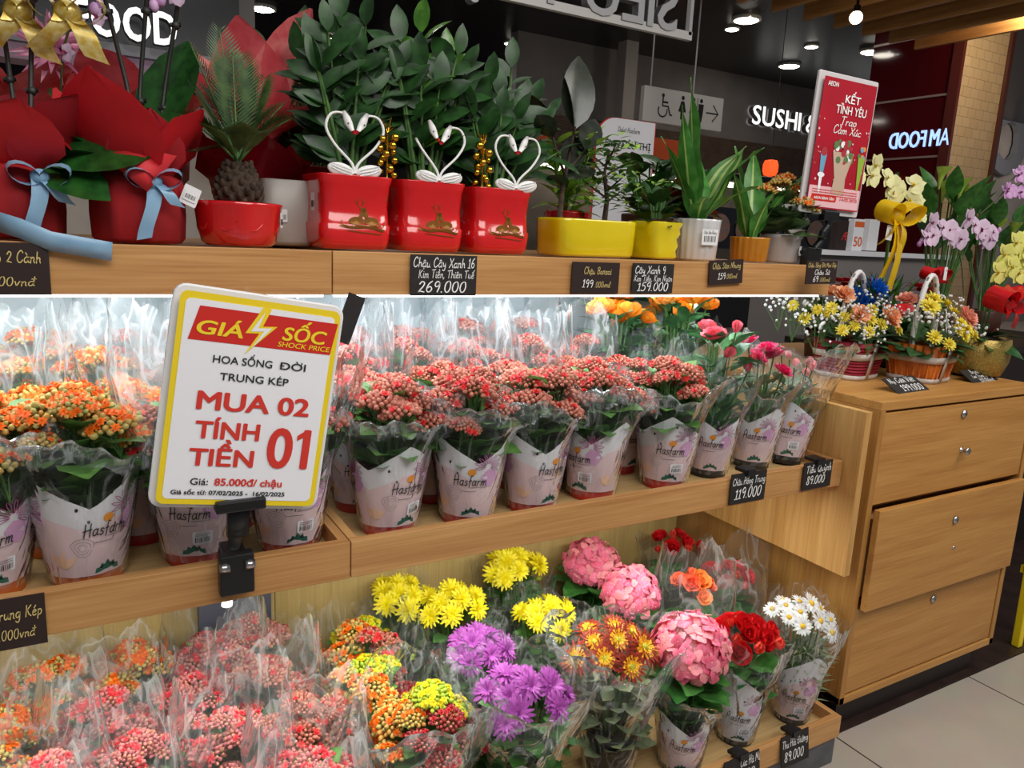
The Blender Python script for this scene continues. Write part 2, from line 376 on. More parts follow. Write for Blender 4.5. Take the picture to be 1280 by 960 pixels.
def hand_t(s, h=.01, width=None, pen=.9, slant=.15, seed=0):
    """hand-lettered line, capital height h, centred on x"""
    rnd = random.Random(s + str(seed)); V = []; F = []; x = 0; n = 0
    for ch in s:
        extra = []
        if ch in 'đĐ': base = 'd' if ch == 'đ' else 'D'; extra = ['2.6,7.4 6,7.6'] if ch == 'đ' else ['-.4,5 3,5.1']; dia = []
        else:
            d = unicodedata.normalize('NFD', ch); base = d[0]; dia = d[1:]
        w, st = _G.get(base, (4, []))
        ks = [(q, 0, 0) for q in st + extra]; k = 0
        for c in dia:
            up = 4.2 if base.isupper() else (1.0 if base == 'i' else 0)
            lift = 0
            if c in '\u0301\u0300\u0309\u0303' and ('\u0302' in dia or '\u0306' in dia): lift = 1.7; k = 1.4
            else: k = 0
            if c in '\u0323\u031b': up = 4 if (c == '\u031b' and base.isupper()) else 0
            for q in _D[c]: ks.append((q, (w - 5) / 2 + k, up + lift))
        jy = rnd.uniform(-.25, .25); js = rnd.uniform(.95, 1.05)
        for q, dx, dy in ks:
            P = np.array([[float(v) for v in p.split(',')] for p in q.split()])
            P = _sm(P); P[:, 0] += dx; P[:, 1] = P[:, 1] * js + dy + jy
            P[:, 0] += P[:, 1] * slant + x
            v, f = ribbon2(P, pen); V.append(v); F += [tuple(i + n for i in t) for t in f]; n += len(v)
        x += w + .7
    V = np.concatenate(V) * (h / 10)
    lo, hi = V[:, 0].min(), V[:, 0].max(); V[:, 0] -= (lo + hi) / 2
    if width: V[:, 0] *= width / (hi - lo)
    return (V, F, [0] * len(F))
def poly_t(pts):
    V = np.zeros((len(pts), 3)); V[:, :2] = pts; return (V, [tuple(range(len(pts)))], [0])
def disc_t(r, n=20, ry_=None):
    a = np.linspace(0, 2 * PI, n, endpoint=False); return poly_t(np.stack([r * np.cos(a), (ry_ or r) * np.sin(a)], 1))
def rrect_t(w, h, r, n=5):
    P = []
    for cx, cy, a0 in ((w / 2 - r, h / 2 - r, 0), (-w / 2 + r, h / 2 - r, PI / 2), (-w / 2 + r, -h / 2 + r, PI), (w / 2 - r, -h / 2 + r, 1.5 * PI)):
        for a in np.linspace(a0, a0 + PI / 2, n): P.append((cx + r * math.cos(a), cy + r * math.sin(a)))
    return poly_t(np.array(P))
def slab(mb, w, h, r, d, m=0, R=None, t=(0, 0, 0), back=None):
    """rounded plate in the xy plane, thickness d towards -z"""
    V, F, _ = rrect_t(w, h, r); n = len(V)
    V2 = np.concatenate([V, V - np.array([0, 0, d])])
    F2 = [tuple(range(n)), tuple(range(2 * n - 1, n - 1, -1))] + [(i, n + i, n + (i + 1) % n, (i + 1) % n) for i in range(n)]
    return mb.put((V2, F2, [m] * len(F2)), R, t)
FACE = rx(PI / 2)      # xy artwork stood upright, facing -y (towards the aisle)
# ---------------------------------------------------------------- the hall
def tile_floor():
    m = bpy.data.materials.new('floor_tiles'); m.use_nodes = True
    nt = m.node_tree; b = nt.nodes['Principled BSDF']; b.inputs['Roughness'].default_value = .32
    tc = nt.nodes.new('ShaderNodeTexCoord'); mp = nt.nodes.new('ShaderNodeMapping'); br = nt.nodes.new('ShaderNodeTexBrick')
    mp.inputs['Location'].default_value = (-2.0, -1.31, 0)
    br.offset = 0; br.inputs['Scale'].default_value = 1; br.inputs['Brick Width'].default_value = .745; br.inputs['Row Height'].default_value = .745
    br.inputs['Mortar Size'].default_value = .003; br.inputs['Color1'].default_value = lin('bdb3a6'); br.inputs['Color2'].default_value = lin('b6ac9f'); br.inputs['Mortar'].default_value = lin('3a332d')
    nt.links.new(tc.outputs['Object'], mp.inputs[0]); nt.links.new(mp.outputs[0], br.inputs['Vector'])
    no = nt.nodes.new('ShaderNodeTexNoise'); no.inputs['Scale'].default_value = 9; no.inputs['Detail'].default_value = 5
    mx = nt.nodes.new('ShaderNodeMix'); mx.data_type = 'RGBA'; mx.blend_type = 'MULTIPLY'; mx.inputs[0].default_value = .22
    nt.links.new(tc.outputs['Object'], no.inputs['Vector'])
    nt.links.new(br.outputs['Color'], mx.inputs[6]); nt.links.new(no.outputs['Color'], mx.inputs[7]); nt.links.new(mx.outputs[2], b.inputs['Base Color'])
    return m
fl = MB(); fl.bx(-6, 24, -4, 18, -.05, 0); struct('floor', fl, tile_floor())
tr = MB(); tr.bx(1.93, 6, 1.31, 3.2, 0, .004); struct('trim_1', tr, mat('dark_floor_border', '2a1d19', .4, '352622', 14))
CEILM = mat('dark_ceiling', '17151a', .3, '232127', .35, detail=3)
ce = MB(); ce.bx(-10, 26, 2.8, 20, 4.3, 4.4); struct('ceiling', ce, CEILM)
bw = MB(); bw.bx(-12, 26, 18, 18.1, 0, 4.4); struct('wall_back', bw, mat('far_wall', '262229', .35, '35303a', .6))
# downlights set flush in the dark ceiling
LAMP = mat('lamp_glow', 'fff6e6', emit=22); LAMPB = mat('lamp_body', 'c9c6c0', .5)
spots = [(7.61, 7.55), (7.36, 10.97), (8.53, 11.4), (9.78, 10.87), (10.01, 8.92), (12.22, 10.83), (9.33, 7.95), (10.13, 7.55), (2.45, 11.22), (2.36, 13.33), (3.73, 12.32),
         (4.85, 12.87), (5.96, 10.68), (6.38, 10.98), (7.83, 8.01), (10.46, 16.15)]
big = {0, 1, 3, 5, 4, 7, 8}
place_w = ['over the lift lobby', 'beside the hanging letters', 'beyond the rubber plant', 'above the restroom sign', 'above the sushi letters']
d_ring = MB(); d_ring.lathe([(.11, 0), (.14, 0), (.14, -.03), (.115, -.03), (.11, 0)], 20); ring_me = d_ring.mesh('lamp_ring', LAMPB)
d_disc = MB(); d_disc.lathe([(.001, -.04), (.09, -.04), (.118, -.028), (.118, 0), (.001, 0)], 20); disc_me = d_disc.mesh('lamp_diffuser', LAMP)
for i, (x, y) in enumerate(spots):
    t = thing('ceiling_downlight', '%s round white downlight glowing in the dark ceiling far behind the plants' % ('large' if i in big else 'small'), 'ceiling light', (x, y, 4.3), group='%s downlights of the dark ceiling' % ('large' if i in big else 'small'))
    s = 1.3 if i in big else .75
    ob('rim', ring_me, t, sc=s); ob('diffuser', disc_me, t, sc=s)
for loc, p in (((7.61, 7.5, 4.27), 35), ((9.78, 10.8, 4.27), 35), ((10.0, 8.9, 4.27), 35), ((4.85, 12.8, 4.27), 25), ((2.45, 11.2, 4.27), 15), ((1.2, 5.4, 4.27), 12), ((4.6, 4.2, 4.27), 16), ((12.2, 10.8, 4.27), 30)):
    area('hall_ceiling_and_fill_light', loc, .22, p, (1, .95, .88), rot=(0, 0, 0))  # the lamp in front of the restroom board is added to brighten it

# letters of the mirrored hanging sign
LSIDE = mat('letter_side', '6e6e72', .4)
def sign3d(name, label, s, h, width, mats, loc, mirror=False, depth=.03, extra=None, rot=(PI / 2, 0, 0), bold=.012, cat='sign', letter='letter'):
    t = thing(name, label, cat, loc, rot=rot)
    # each letter a part of its own
    full = text_t(s, h, bold, 0, width, 0)[0]
    tot = full[:, 0].max() - full[:, 0].min()
    adv = []; x = 0
    for ch in s:
        if ch == ' ': x += h * .32; continue
        V, F, M = text_t(ch, h, bold, 0, None, depth); w = V[:, 0].max() - V[:, 0].min()
        adv.append((ch, x + w / 2)); x += w + h * .1
    x -= h * .1
    k = (width or x) / x
    for ch, cx in adv:
        V, F, M = text_t(ch, h, bold, 0, None, depth, mirror=mirror)
        V = V.copy(); V[:, 0] *= k
        sd = [1 if V[list(f), 2].max() - V[list(f), 2].min() > 1e-3 else 0 for f in F] if depth > .02 else 0
        mb = MB(); mb.add(V, F, sd)
        px = (cx - x / 2) * k * (-1 if mirror else 1)
        ob(letter, mb.mesh(letter, [mats, LSIDE], False), t, (px, 0, 0))
    return t
GLOWW = mat('letter_glow', 'ffffff', emit=1.15); REFL_GLOW = mat('reflected_letter_glow', '9dc0ff', emit=1.3)
t = sign3d('hanging_sign', 'large silver hanging sign reading the supermarket word backwards above the plants', 'SIÊU THỊ', .27, 1.5, SILVER, (2.66, 4.0, 2.79), mirror=True, depth=.03)
fr = MB(); fr.bx(-.95, .89, -.02, .015, -.03, .02)
ob('bottom_rail', fr.mesh('bottom_rail', mat('rail_white', 'd9d6d2', .4), False), t, rot=(-PI / 2, 0, 0))
fr = MB(); fr.bx(.86, .885, -.02, .015, 0, .75); fr.bx(-.95, -.925, -.02, .015, 0, .75)
ob('side_post', fr.mesh('side_post', SILVER, False), t, rot=(-PI / 2, 0, 0))

# direction board on two wires
R0 = on_y(853, 137, 6.0)
t = thing('restroom_sign', 'pale hanging board with wheelchair, toilet figures and an arrow on two wires', 'sign', tuple(R0))
b = MB(); b.bx(-.51, .51, -.03, .03, -.16, .16); ob('board', b.mesh('board', mat('board_pale', 'cfccc8', .45), False), t, bevel=.006)
for sx in (-.42, .12): 
    w = MB(); w.tube([(sx, 0, .16), (sx, 0, 4.3 - R0[2])], .008, 6); ob('wire', w.mesh('wire', SILVER), t)
ic = MB(); F_ = lambda T, x, z: ic.put(T, FACE, (x, -.032, z))
F_(disc_t(.018), -.28, .095)
for st in ([(-.28, .07), (-.28, 0), (-.21, 0), (-.18, -.075), (-.16, -.075)], [(-.28, .035), (-.22, .035)]):
    V, F = ribbon2(st, .018); ic.put((V, F, [0] * len(F)), FACE, (0, -.032, 0))
aa = np.linspace(-3.6, .3, 14); V, F = ribbon2(np.stack([-.275 + .055 * np.cos(aa), -.045 + .055 * np.sin(aa)], 1), .014); ic.put((V, F, [0] * len(F)), FACE, (0, -.032, 0))
for x, skirt in ((-.03, 1), (.11, 1), (.21, 0)):
    F_(disc_t(.02), x, .1)
    F_(poly_t([(-.035, .07), (.035, .07), (.03, -.02), (.02, -.1), (-.02, -.1), (-.03, -.02)]) if not skirt else poly_t([(-.02, .07), (.02, .07), (.05, -.03), (.02, -.03), (.018, -.1), (-.018, -.1), (-.02, -.03), (-.05, -.03)]), x, 0)
V, F = ribbon2([(.16, .12), (.16, -.12)], .008); ic.put((V, F, [0] * len(F)), FACE, (0, -.032, 0))
for st in ([(.29, 0), (.44, 0)], [(.375, .075), (.445, 0), (.375, -.075)]):
    V, F = ribbon2(st, .014); ic.put((V, F, [0] * len(F)), FACE, (0, -.032, 0))
ob('pictogram', ic.mesh('pictogram', INKK, False), t)

# sushi shop front far behind
SX = on_y(975, 148, 9.9)
t = thing('sushi_shop', 'far shop front with grey fascia, slatted wooden band and lit display openings', 'shop', (9.3, 10, 0))
b = MB(); b.bx(-3.6, 5.2, 0, .2, 3.25, 4.3); ob('fascia', b.mesh('fascia', mat('fascia_grey', '6f6a68', .5, '7a7472', 2), False), t)
b = MB()
for i in range(22): b.bx(-3.6, 5.2, -.04, 0, 2.72 + i * .024, 2.736 + i * .024)
b.bx(-3.6, 5.2, 0, .1, 2.7, 3.25); ob('slatted_band', b.mesh('slatted_band', mat('slat_brown', '6b5547', .5, '584438', 6), False), t)
PO = mat('panel_orange', 'd4561f', .5)
for x0, x1 in ((-1.1, -.5), (-3.4, -3.05)):
    b = MB(); b.bx(x0, x1, -.06, .12, 2.78, 3.1); ob('orange_panel', b.mesh('orange_panel', PO, False), t)
b = MB(); b.bx(-3.6, 5.2, 1.4, 1.5, 0, 2.72); ob('interior_wall', b.mesh('interior_wall', mat('shop_interior', '5d554e', .6, '8d8379', 1.2), False), t)
b = MB(); b.bx(-3.6, 5.2, -.1, .5, 0, 1.05); ob('counter', b.mesh('counter', mat('counter_dark', '2b2a2e', .4), False), t)
b = MB(); b.bx(-3.4, 5, .6, .75, 2.52, 2.6); ob('light_strip', b.mesh('light_strip', mat('shop_strip', 'fff3dd', emit=3), False), t)
b = MB()
for i in range(6): b.put(disc_t(.24, 22), FACE, (-.1 + i * .62, -.12, 1.75 + 0 * i), 0)
ob('picture_panel', (lambda q: (q.bx(-.5, 3.4, -.1, 0, 1.4, 2.1, 1), q.mesh('picture_panel', [mat('sushi_photo', '8a8f9a', .5, 'c98a6a', 9), mat('panel_navy', '1c2130', .4)], False))[1])(b), t)
sign3d('shop_name_letters', 'glowing white shop letters naming sushi on the far grey fascia', 'SUSHI & COFFEE', .31, 3.5, GLOWW, (SX[0] + 1.05, 9.93, SX[2] - .16), depth=.05, bold=.015)
LN = on_y(963, 210, 7)
t = thing('lantern', 'glowing orange red lantern hanging in front of the sushi shop', 'lantern', tuple(LN))
b = MB(); b.lathe([(.03, -.1), (.075, -.09), (.095, -.04), (.095, .04), (.075, .09), (.03, .1)], 18); ob('shade', b.mesh('shade', mat('lantern_red', 'ff5a26', emit=1.1)), t)
b = MB(); b.tube([(0, 0, .1), (0, 0, 4.3 - LN[2])], .005, 6); b.lathe([(.032, .095), (.032, .115), (.001, .116)], 12); ob('cord', b.mesh('cord', BLACK), t)

# food court front on the other side
t = thing('pink_fascia_shop', 'far food court front with pale pink fascia under glowing letters', 'shop', (-.5, 7.1, 0))
b = MB(); b.bx(-4, 1.9, 0, .3, 2.6, 2.72); ob('fascia', b.mesh('fascia', mat('fascia_pink', 'b58fa0', .5, 'a98aa8', 2), False), t)
b = MB(); b.bx(-4, 1.9, -.05, .3, 2.72, 2.8); ob('cornice', b.mesh('cornice', mat('cornice_grey', '8f8f98', .4), False), t)
b = MB(); b.bx(-4, 1.9, .8, .9, 0, 2.5); ob('interior_wall', b.mesh('interior_wall', mat('food_interior', 'd9cfc6', .6, 'c4b8ae', 2), False), t)
b = MB(); b.bx(-4, 1.9, .2, .3, 2.8, 4.29); ob('upper_wall', b.mesh('upper_wall', mat('food_upper', '0b0d18', .25), False), t)
FD = on_y(150, 50, 7)
sign3d('food_court_letters', 'glowing white letters spelling food above the pink fascia', 'FOOD', .235, .72, GLOWW, (.5, 7.02, 2.83), depth=.05, bold=.035)
# pale square post beyond the red foliage plants
b = MB(); q = on_y(308, 40, 9); b.bx(q[0] - .09, q[0] + .09, 9, 9.2, 0, 4.3); b.bx(on_y(785, 150, 9.4)[0] - .12, on_y(785, 150, 9.4)[0] + .1, 9.4, 9.6, 0, 4.3)
struct('trim_2', b, mat('post_pale', 'a9a4a0', .4))
b = MB()
for q in (260, 381, 440, 560, 740): 
    x = on_y(q, 60, 12)[0]; b.bx(x - .012, x + .012, 12, 12.03, 2.4, 4.3)
struct('trim_3', b, mat('seam_grey', '6a686e', .3))

# dark red glossy wall, tiled column, timber baffles
RW = 9.0; y0, y1 = RW / 1.60, RW / 1.345
RED = mat('red_glass', '4a0a12', .07, '520e16', .5, spec=.5)
b = MB(); b.bx(RW, RW + .3, y0, y1, 0, 4.3); struct('wall_right', b, RED)
b = MB()
for (px, py) in ((1199, 37), (1189, 117), (1176, 195)):
    z = on_x(px, py, RW)[2]; b.bx(RW - .012, RW, y0, y1, z - .012, z + .012)
struct('trim_4', b, mat('seam_pale', 'b09a98', .3, metal=.4))
b = MB(); b.bx(RW - .02, RW + .03, y0 - .12, y0, 0, 4.3); struct('trim_5', b, mat('corner_maroon', '5b2420', .3))
cx0, cx1 = RW + .03, on_y(1252, 110, y0 - .1)[0]
tm = bpy.data.materials.new('beige_tiles'); tm.use_nodes = True
nt = tm.node_tree; br = nt.nodes.new('ShaderNodeTexBrick'); tc = nt.nodes.new('ShaderNodeTexCoord'); mp = nt.nodes.new('ShaderNodeMapping')
mp.inputs['Rotation'].default_value = (PI / 2, 0, 0)
br.inputs['Scale'].default_value = 1; br.inputs['Brick Width'].default_value = .16; br.inputs['Row Height'].default_value = .11; br.inputs['Mortar Size'].default_value = .0025
br.inputs['Color1'].default_value = lin('d9b98e'); br.inputs['Color2'].default_value = lin('cfae84'); br.inputs['Mortar'].default_value = lin('8d7550')
nt.links.new(tc.outputs['Object'], mp.inputs[0]); nt.links.new(mp.outputs[0], br.inputs['Vector']); nt.links.new(br.outputs['Color'], nt.nodes['Principled BSDF'].inputs['Base Color'])
nt.nodes['Principled BSDF'].inputs['Roughness'].default_value = .35
b = MB(); b.bx(cx0, cx1, y0 - .1, y0 + .3, 0, 4.3); struct('column_1', b, tm)
b = MB(); b.bx(cx1, cx1 + .07, y0 - .14, y0 + .3, 0, 4.3); struct('trim_6', b, mat('edge_brown', '55291f', .35))
b = MB(); b.bx(16.6, 24, 9.6, 9.8, 0, 4.3); struct('wall_far_right', b, mat('right_shop_wall', '8f8680', .5, '6f6864', 1.0))
CL = on_y(1262, 178, 9.5)
sign3d('backward_letter', 'huge grey backward letter on the pale shop wall beyond the tiled column', 'C', 1.25, 1.2, mat('letter_grey', '5a5a60', .4), (CL[0], 9.5, CL[2] - .6), mirror=True, depth=.06, bold=.06)
area('column_lamp', (8.4, 4.4, 4.0), .5, 30, (1, .85, .62), target=(9.2, 5.4, 3.2))
area('shop_lamp', (16.5, 7.4, 4.0), 1.0, 60, (1, .93, .85), target=(18, 9.6, 2.5))
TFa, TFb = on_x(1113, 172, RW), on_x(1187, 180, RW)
sign3d('food_court_reflected_letters', 'pale blue sign reflection made as glowing backward letters on the dark red glossy wall', 'AM FOOD', .19, abs(TFa[1] - TFb[1]), REFL_GLOW, (RW - .012, (TFa[1] + TFb[1]) / 2, TFa[2] - .14), mirror=True, depth=.008, rot=(PI / 2, 0, -PI / 2), bold=.012)  # reflection of a lit sign, built as glowing letters on the wall
for i in range(9):
    x = 4.7 + i * .46
    q = thing('ceiling_baffle', 'pale timber ceiling baffle hanging on edge, number %s from the hanging letters' % ['one', 'two', 'three', 'four', 'five', 'six', 'seven', 'eight', 'nine'][i], 'ceiling baffle', (x, 5.2, 3.72), group='timber baffles over the hall')
    b = MB(); b.bx(-.025, .025, -1.6, .5, 0, .3); ob('board', b.mesh('board', SLAT, False), q, bevel=.004)
    b = MB()
    for yy in (-1.2, .2): b.tube([(0, yy, .3), (0, yy, .58)], .006, 6)
    ob('hanger', b.mesh('hanger', BLACK), q)
BL = on_z(1070, 22, 3.5)
t = thing('globe_lamp', 'round glowing globe lamp hanging among the timber baffles', 'lamp', tuple(BL))
b = MB(); b.ell((0, 0, 0), .055, 14, 10); ob('globe', b.mesh('globe', mat('globe_glow', 'ffe9c4', emit=9)), t)
b = MB(); b.tube([(0, 0, .05), (0, 0, .8)], .012, 8); b.lathe([(.03, .045), (.03, .1), (.001, .1)], 12); ob('socket', b.mesh('socket', BLACK), t)
# notice board "…enh sieu thi" standing in the hall
NB = on_y(782, 180, 4.6)
t = thing('notice_board', 'white notice board with a red edge and curved top behind the bonsai', 'sign', (NB[0], 4.6, NB[2]))
b = MB(); a = np.linspace(0, PI / 2, 8); pts = [(.26, -1.2), (.26, .17)] + [(-.1 + -.16 * math.sin(x), .17 - .16 + .16 * math.cos(x)) for x in a] + [(-.26, -1.2)]
b.put(poly_t([(x * 1.05, z * 1.02) for x, z in pts]), FACE, (0, .004, 0), 0); b.put(poly_t(pts), FACE, (0, -.002, 0), 1); b.bx(-.25, .25, .004, .02, -1.2, .0, 0)
ob('board', b.mesh('board', [INKR, PAPER], False), t)
b = MB(); b.put(text_t('KÊNH SIÊU THỊ', .05, .01, 0, .46), FACE, (0, -.006, -.03)); b.put(hand_t('Dalat Hasfarm', .035, .2), FACE, (.02, -.006, .08)); ob('lettering', b.mesh('lettering', INKK, False), t)
b = MB(); b.put(text_t('xin mời vào', .02, 0, 0, .3), FACE, (0, -.006, -.085)); ob('small_lettering', b.mesh('small_lettering', INKR, False), t)
b = MB(); b.bx(-.2, .2, -.1, .15, 0, .03); b.bx(-.02, .02, .02, .04, 0, NB[2] - .1); ob('stand', b.mesh('stand', SILVER, False), t, (0, 0, -NB[2]))
# ---------------------------------------------------------------- the stepped flower fixture (front edge along x, back towards +y)
XJ, XR, XL = .44, 1.89, -.75
TOPZ, MIDZ, BOTZ = 1.452, .87, .12
secs = [(XL, XJ - .001, 'beside the shock price sign'), (XJ + .001, XR, 'beside the drawer cabinet')]
for x0, x1, where in secs:
    c = (x0 + x1) / 2; w = x1 - x0
    t = thing('display_shelf', 'long oak top shelf carrying the potted plants, section %s' % where.replace('beside the shock', 'above the shock').replace('beside the drawer', 'ending by the drawer'), 'shelf', (c, 1.45, 1.366))
    b = MB(); b.bx(-w / 2, w / 2, 0, .022, 0, .084); ob('front_board', b.mesh('front_board', OAK, False), t, bevel=.0015)
    b = MB(); b.bx(-w / 2, w / 2, .022, .75, .055, .08); ob('deck', b.mesh('deck', OAK, False), t)
    b = MB(); b.bx(-w / 2, w / 2, .022, .75, .0, .02); ob('underside', b.mesh('underside', mat('underside_white', 'd8d4c8', .5), False), t)
    b = MB(); b.bx(-w / 2, w / 2, .73, .75, .02, .055); b.bx(-w / 2, -w / 2 + .02, .022, .73, .02, .055); b.bx(w / 2 - .02, w / 2, .022, .73, .02, .055); ob('rib', b.mesh('rib', OAK, False), t)
    t = thing('flower_tray', 'oak middle tray holding sleeved flower pots, section %s' % where, 'tray', (c, 1.33, .83))
    b = MB(); b.bx(-w / 2, w / 2, 0, .022, 0, .075); ob('front_board', b.mesh('front_board', OAK, False), t, bevel=.0015)
    for sx in (-1, 1):
        b = MB(); xx = sx * (w / 2 - .009); b.bx(xx - .009, xx + .009, .022, .62, 0, .075); ob('side_board', b.mesh('side_board', OAKY, False), t, bevel=.001)
    b = MB(); b.bx(-w / 2 + .018, w / 2 - .018, .022, .62, .02, .0395); ob('deck', b.mesh('deck', SHELFIN, False), t)
    t = thing('flower_tray', 'low oak tray on a grey plinth holding bouquets, section %s' % where, 'tray', (c, 1.22, 0))
    b = MB(); b.bx(-w / 2, w / 2, 0, .022, .09, .157); ob('front_board', b.mesh('front_board', OAK, False), t, bevel=.0015)
    for sx in (-1, 1):
        b = MB(); xx = sx * (w / 2 - .009); b.bx(xx - .009, xx + .009, .022, .75, .09, .157); ob('side_board', b.mesh('side_board', OAKY, False), t, bevel=.001)
    b = MB(); b.bx(-w / 2 + .018, w / 2 - .018, .022, .75, .1, .12); ob('deck', b.mesh('deck', SHELFIN, False), t)
    b = MB(); b.bx(-w / 2 + .005, w / 2 - .005, .006, .75, 0, .09); ob('plinth', b.mesh('plinth', GREYP, False), t, bevel=.004)
    t = thing('back_panel', 'pale back panel behind the flower trays, section %s' % where, 'panel', (c, 1.975, 0))
    b = MB(); b.bx(-w / 2, w / 2, 0, .02, .83, 1.37); ob('upper_board', b.mesh('upper_board', mat('back_white', 'b0bec3', .5), False), t)
    b = MB(); b.bx(-w / 2, w / 2, 0, .02, .12, .83); ob('lower_board', b.mesh('lower_board', BACKW, False), t)
    LEDM = mat('led_glow', 'f2fbff', emit=7)
    q = thing('led_tube', 'bright white light tube under the top shelf edge, section %s' % where, 'light tube', (c, 1.478, 1.366))
    b = MB(); b.bx(-w / 2 + .01, w / 2 - .01, -.004, .004, -.006, .004); ob('diffuser', b.mesh('diffuser', LEDM, False), q)
    b = MB(); b.bx(-w / 2 + .005, w / 2 - .005, -.006, .006, .0035, .0045); ob('channel', b.mesh('channel', SILVER, False), q)
# dark upright between the sections, under the middle tray, and the dark divider behind the sign
t = thing('upright_panel', 'dark grey upright panel between the two fixture sections under the middle tray', 'panel', (.36, 1.93, .12))
b = MB(); b.bx(-.12, .06, 0, .03, .002, .708); ob('plate', b.mesh('plate', mat('slate', '4d505c', .5), False), t)
b = MB(); b.tube([(-.09, -.3, .68), (-.1, -.3, .55)], .012, 10); b.tube([(-.09, -.3, .71), (-.09, -.3, .67)], .006, 8); ob('white_plug', b.mesh('white_plug', FRAMEW), t)
t = thing('end_panel', 'upright oak end panel closing the middle tray beside the drawer cabinet', 'panel', (1.908, 1.28, .567))
b = MB(); b.bx(-.013, .013, 0, .62, 0, .49); ob('board', b.mesh('board', OAKZ, False), t, bevel=.001)
# ---------------------------------------------------------------- drawer cabinet
t = thing('drawer_cabinet', 'light oak three drawer cabinet carrying the flower baskets beside the trays', 'cabinet', (1.99, 1.3, 0))
CW, CD = .86, 1.0
b = MB(); b.bx(0, CW, 0, CD, 1.048, 1.075); b.bx(0, .024, .0, CD, .11, 1.048, 1); b.bx(CW - .024, CW, 0, CD, .11, 1.048, 1); b.bx(0, CW, 0, CD, .11, .135); b.bx(0, CW, CD - .02, CD, .135, 1.05)
b.bx(.024, CW - .024, .03, .05, .74, .76); b.bx(.024, CW - .024, .03, .05, .41, .43)
ob('body', b.mesh('body', [OAKC, OAKCZ], False), t, bevel=.002)
b = MB(); b.bx(.05, CW - .05, .04, CD - .1, 0, .11); ob('plinth', b.mesh('plinth', DARK, False), t)
def drawer(z0, z1, y, knobs, tilt=0, dz=0):
    d = bpy.data.objects.new('drawer', None); COL.objects.link(d); d.parent = t; d.location = (CW / 2, y, z0); d.rotation_euler = (0, tilt, 0)
    h = z1 - z0
    b = MB(); b.bx(-CW / 2 + .028, CW / 2 - .028, 0, .02, 0, h); f = ob('drawer_front', b.mesh('drawer_front', OAKC, False), d, bevel=.0015)
    b = MB(); b.bx(-CW / 2 + .05, CW / 2 - .05, .02, .6, .03, h - .04); ob('drawer_box', b.mesh('drawer_box', OAKY, False), d)
    for kind, z in knobs:
        b = MB()
        if kind == 'lock':
            b.lathe([(.001, .008), (.008, .008), (.0085, .006), (.013, .005), (.013, 0), (.001, 0)], 20, c=(0, 0, 0)); b.bx(-.0016, .0016, -.004, .004, .008, .0085, 1)
            ob('lock', b.mesh('lock', [STEEL, BLACK]), d, (-.0, 0, z), (PI / 2, 0, 0))
        elif kind == 'knob':
            b.lathe([(.001, .026), (.011, .025), (.013, .021), (.011, .017), (.005, .013), (.005, .003), (.009, .001), (.009, 0)], 20)
            ob('knob', b.mesh('knob', STEEL), d, (.02, 0, z), (PI / 2, 0, 0))
        else:
            b.lathe([(.001, .004), (.005, .003), (.006, 0)], 14); ob('screw', b.mesh('screw', STEEL), d, (.02, 0, z), (PI / 2, 0, 0))
drawer(.76, 1.04, .004, [('lock', .247), ('knob', .127)])
drawer(.43, .75, -.024, [('lock', .234), ('screw', .135)])
drawer(.142, .425, .004, [('lock', .235)])
# yellow folding stand foot at the far side
t = thing('yellow_stand', 'bright yellow folded floor sign leg standing beyond the cabinet', 'floor sign', (3.125, 1.345, .005))
for y in (0, .13):
    b = MB(); R = rx(0); b.box((y, y * .3, .47), (.03, .03, .94), 0, ry(-.03)); ob('leg', b.mesh('leg', YEL, False), t, bevel=.004)
b = MB(); b.bx(.0, .13, .01, .03, .6, .64); b.bx(.0, .13, .01, .03, .3, .33); ob('crossbar', b.mesh('crossbar', YEL, False), t)

# ---------------------------------------------------------------- shock price sign on a clip
SGC = np.array([.249, 1.272, 1.203])
t = thing('price_sign', 'large white framed sale sign with a red banner and red prices on a black clip', 'sign', tuple(SGC), rot=(-.03, .15, -.03))
SW, SH = .272, .362
b = MB(); slab(b, SW, SH, .02, .012, 0, FACE, (0, .006, 0)); ob('frame', b.mesh('frame', FRAMEW, False), t, bevel=.003)
def U(u): return (u - .5) * SW
def Vv(v): return (.5 - v) * SH
b = MB(); slab(b, SW * .93, SH * .945, .012, .001, 0, FACE, (0, -.0065, 0)); slab(b, SW * .865, SH * .89, .008, .0008, 1, FACE, (0, -.0072, -.001))
for T, y, m in ((poly_t([(U(.1), Vv(.235)), (U(.93), Vv(.235)), (U(.955), Vv(.085)), (U(.145), Vv(.085))]), -.0078, 2),
                (poly_t([(U(.5), Vv(.05)), (U(.41), Vv(.18)), (U(.49), Vv(.175)), (U(.42), Vv(.275)), (U(.59), Vv(.135)), (U(.505), Vv(.142)), (U(.545), Vv(.06))]), -.0084, 3),
                (poly_t([(U(.51), Vv(.075)), (U(.44), Vv(.17)), (U(.515), Vv(.163)), (U(.455), Vv(.245)), (U(.56), Vv(.145)), (U(.48), Vv(.152))]), -.0088, 4)):
    b.put(T, FACE, (0, y, 0), m)
ob('poster', b.mesh('poster', [YEL, PAPER, INKRB, INKY, PAPER], False), t)
b = MB()
def sg(s, u, v, h, w, m, bold=.02, ital=0): b.put(text_t(s, h * SH, bold, ital, w * SW), FACE, (U(u), -.0086, Vv(v)), m)
sg('GIÁ', .27, .205, .06, .26, 0, .025, .15); sg('SỐC', .76, .19, .06, .27, 0, .025, .15); sg('SHOCK PRICE', .765, .222, .023, .32, 0, .008, .15)
sg('HOA SỐNG', .42, .325, .033, .34, 1, .014); sg('DÒI', .715, .325, .033, .155, 1, .014)
b.put(poly_t([(-.0042, -.0009), (.003, -.0009), (.003, .0009), (-.0042, .0009)]), FACE, (U(.65), -.0089, Vv(.3085)), 1)
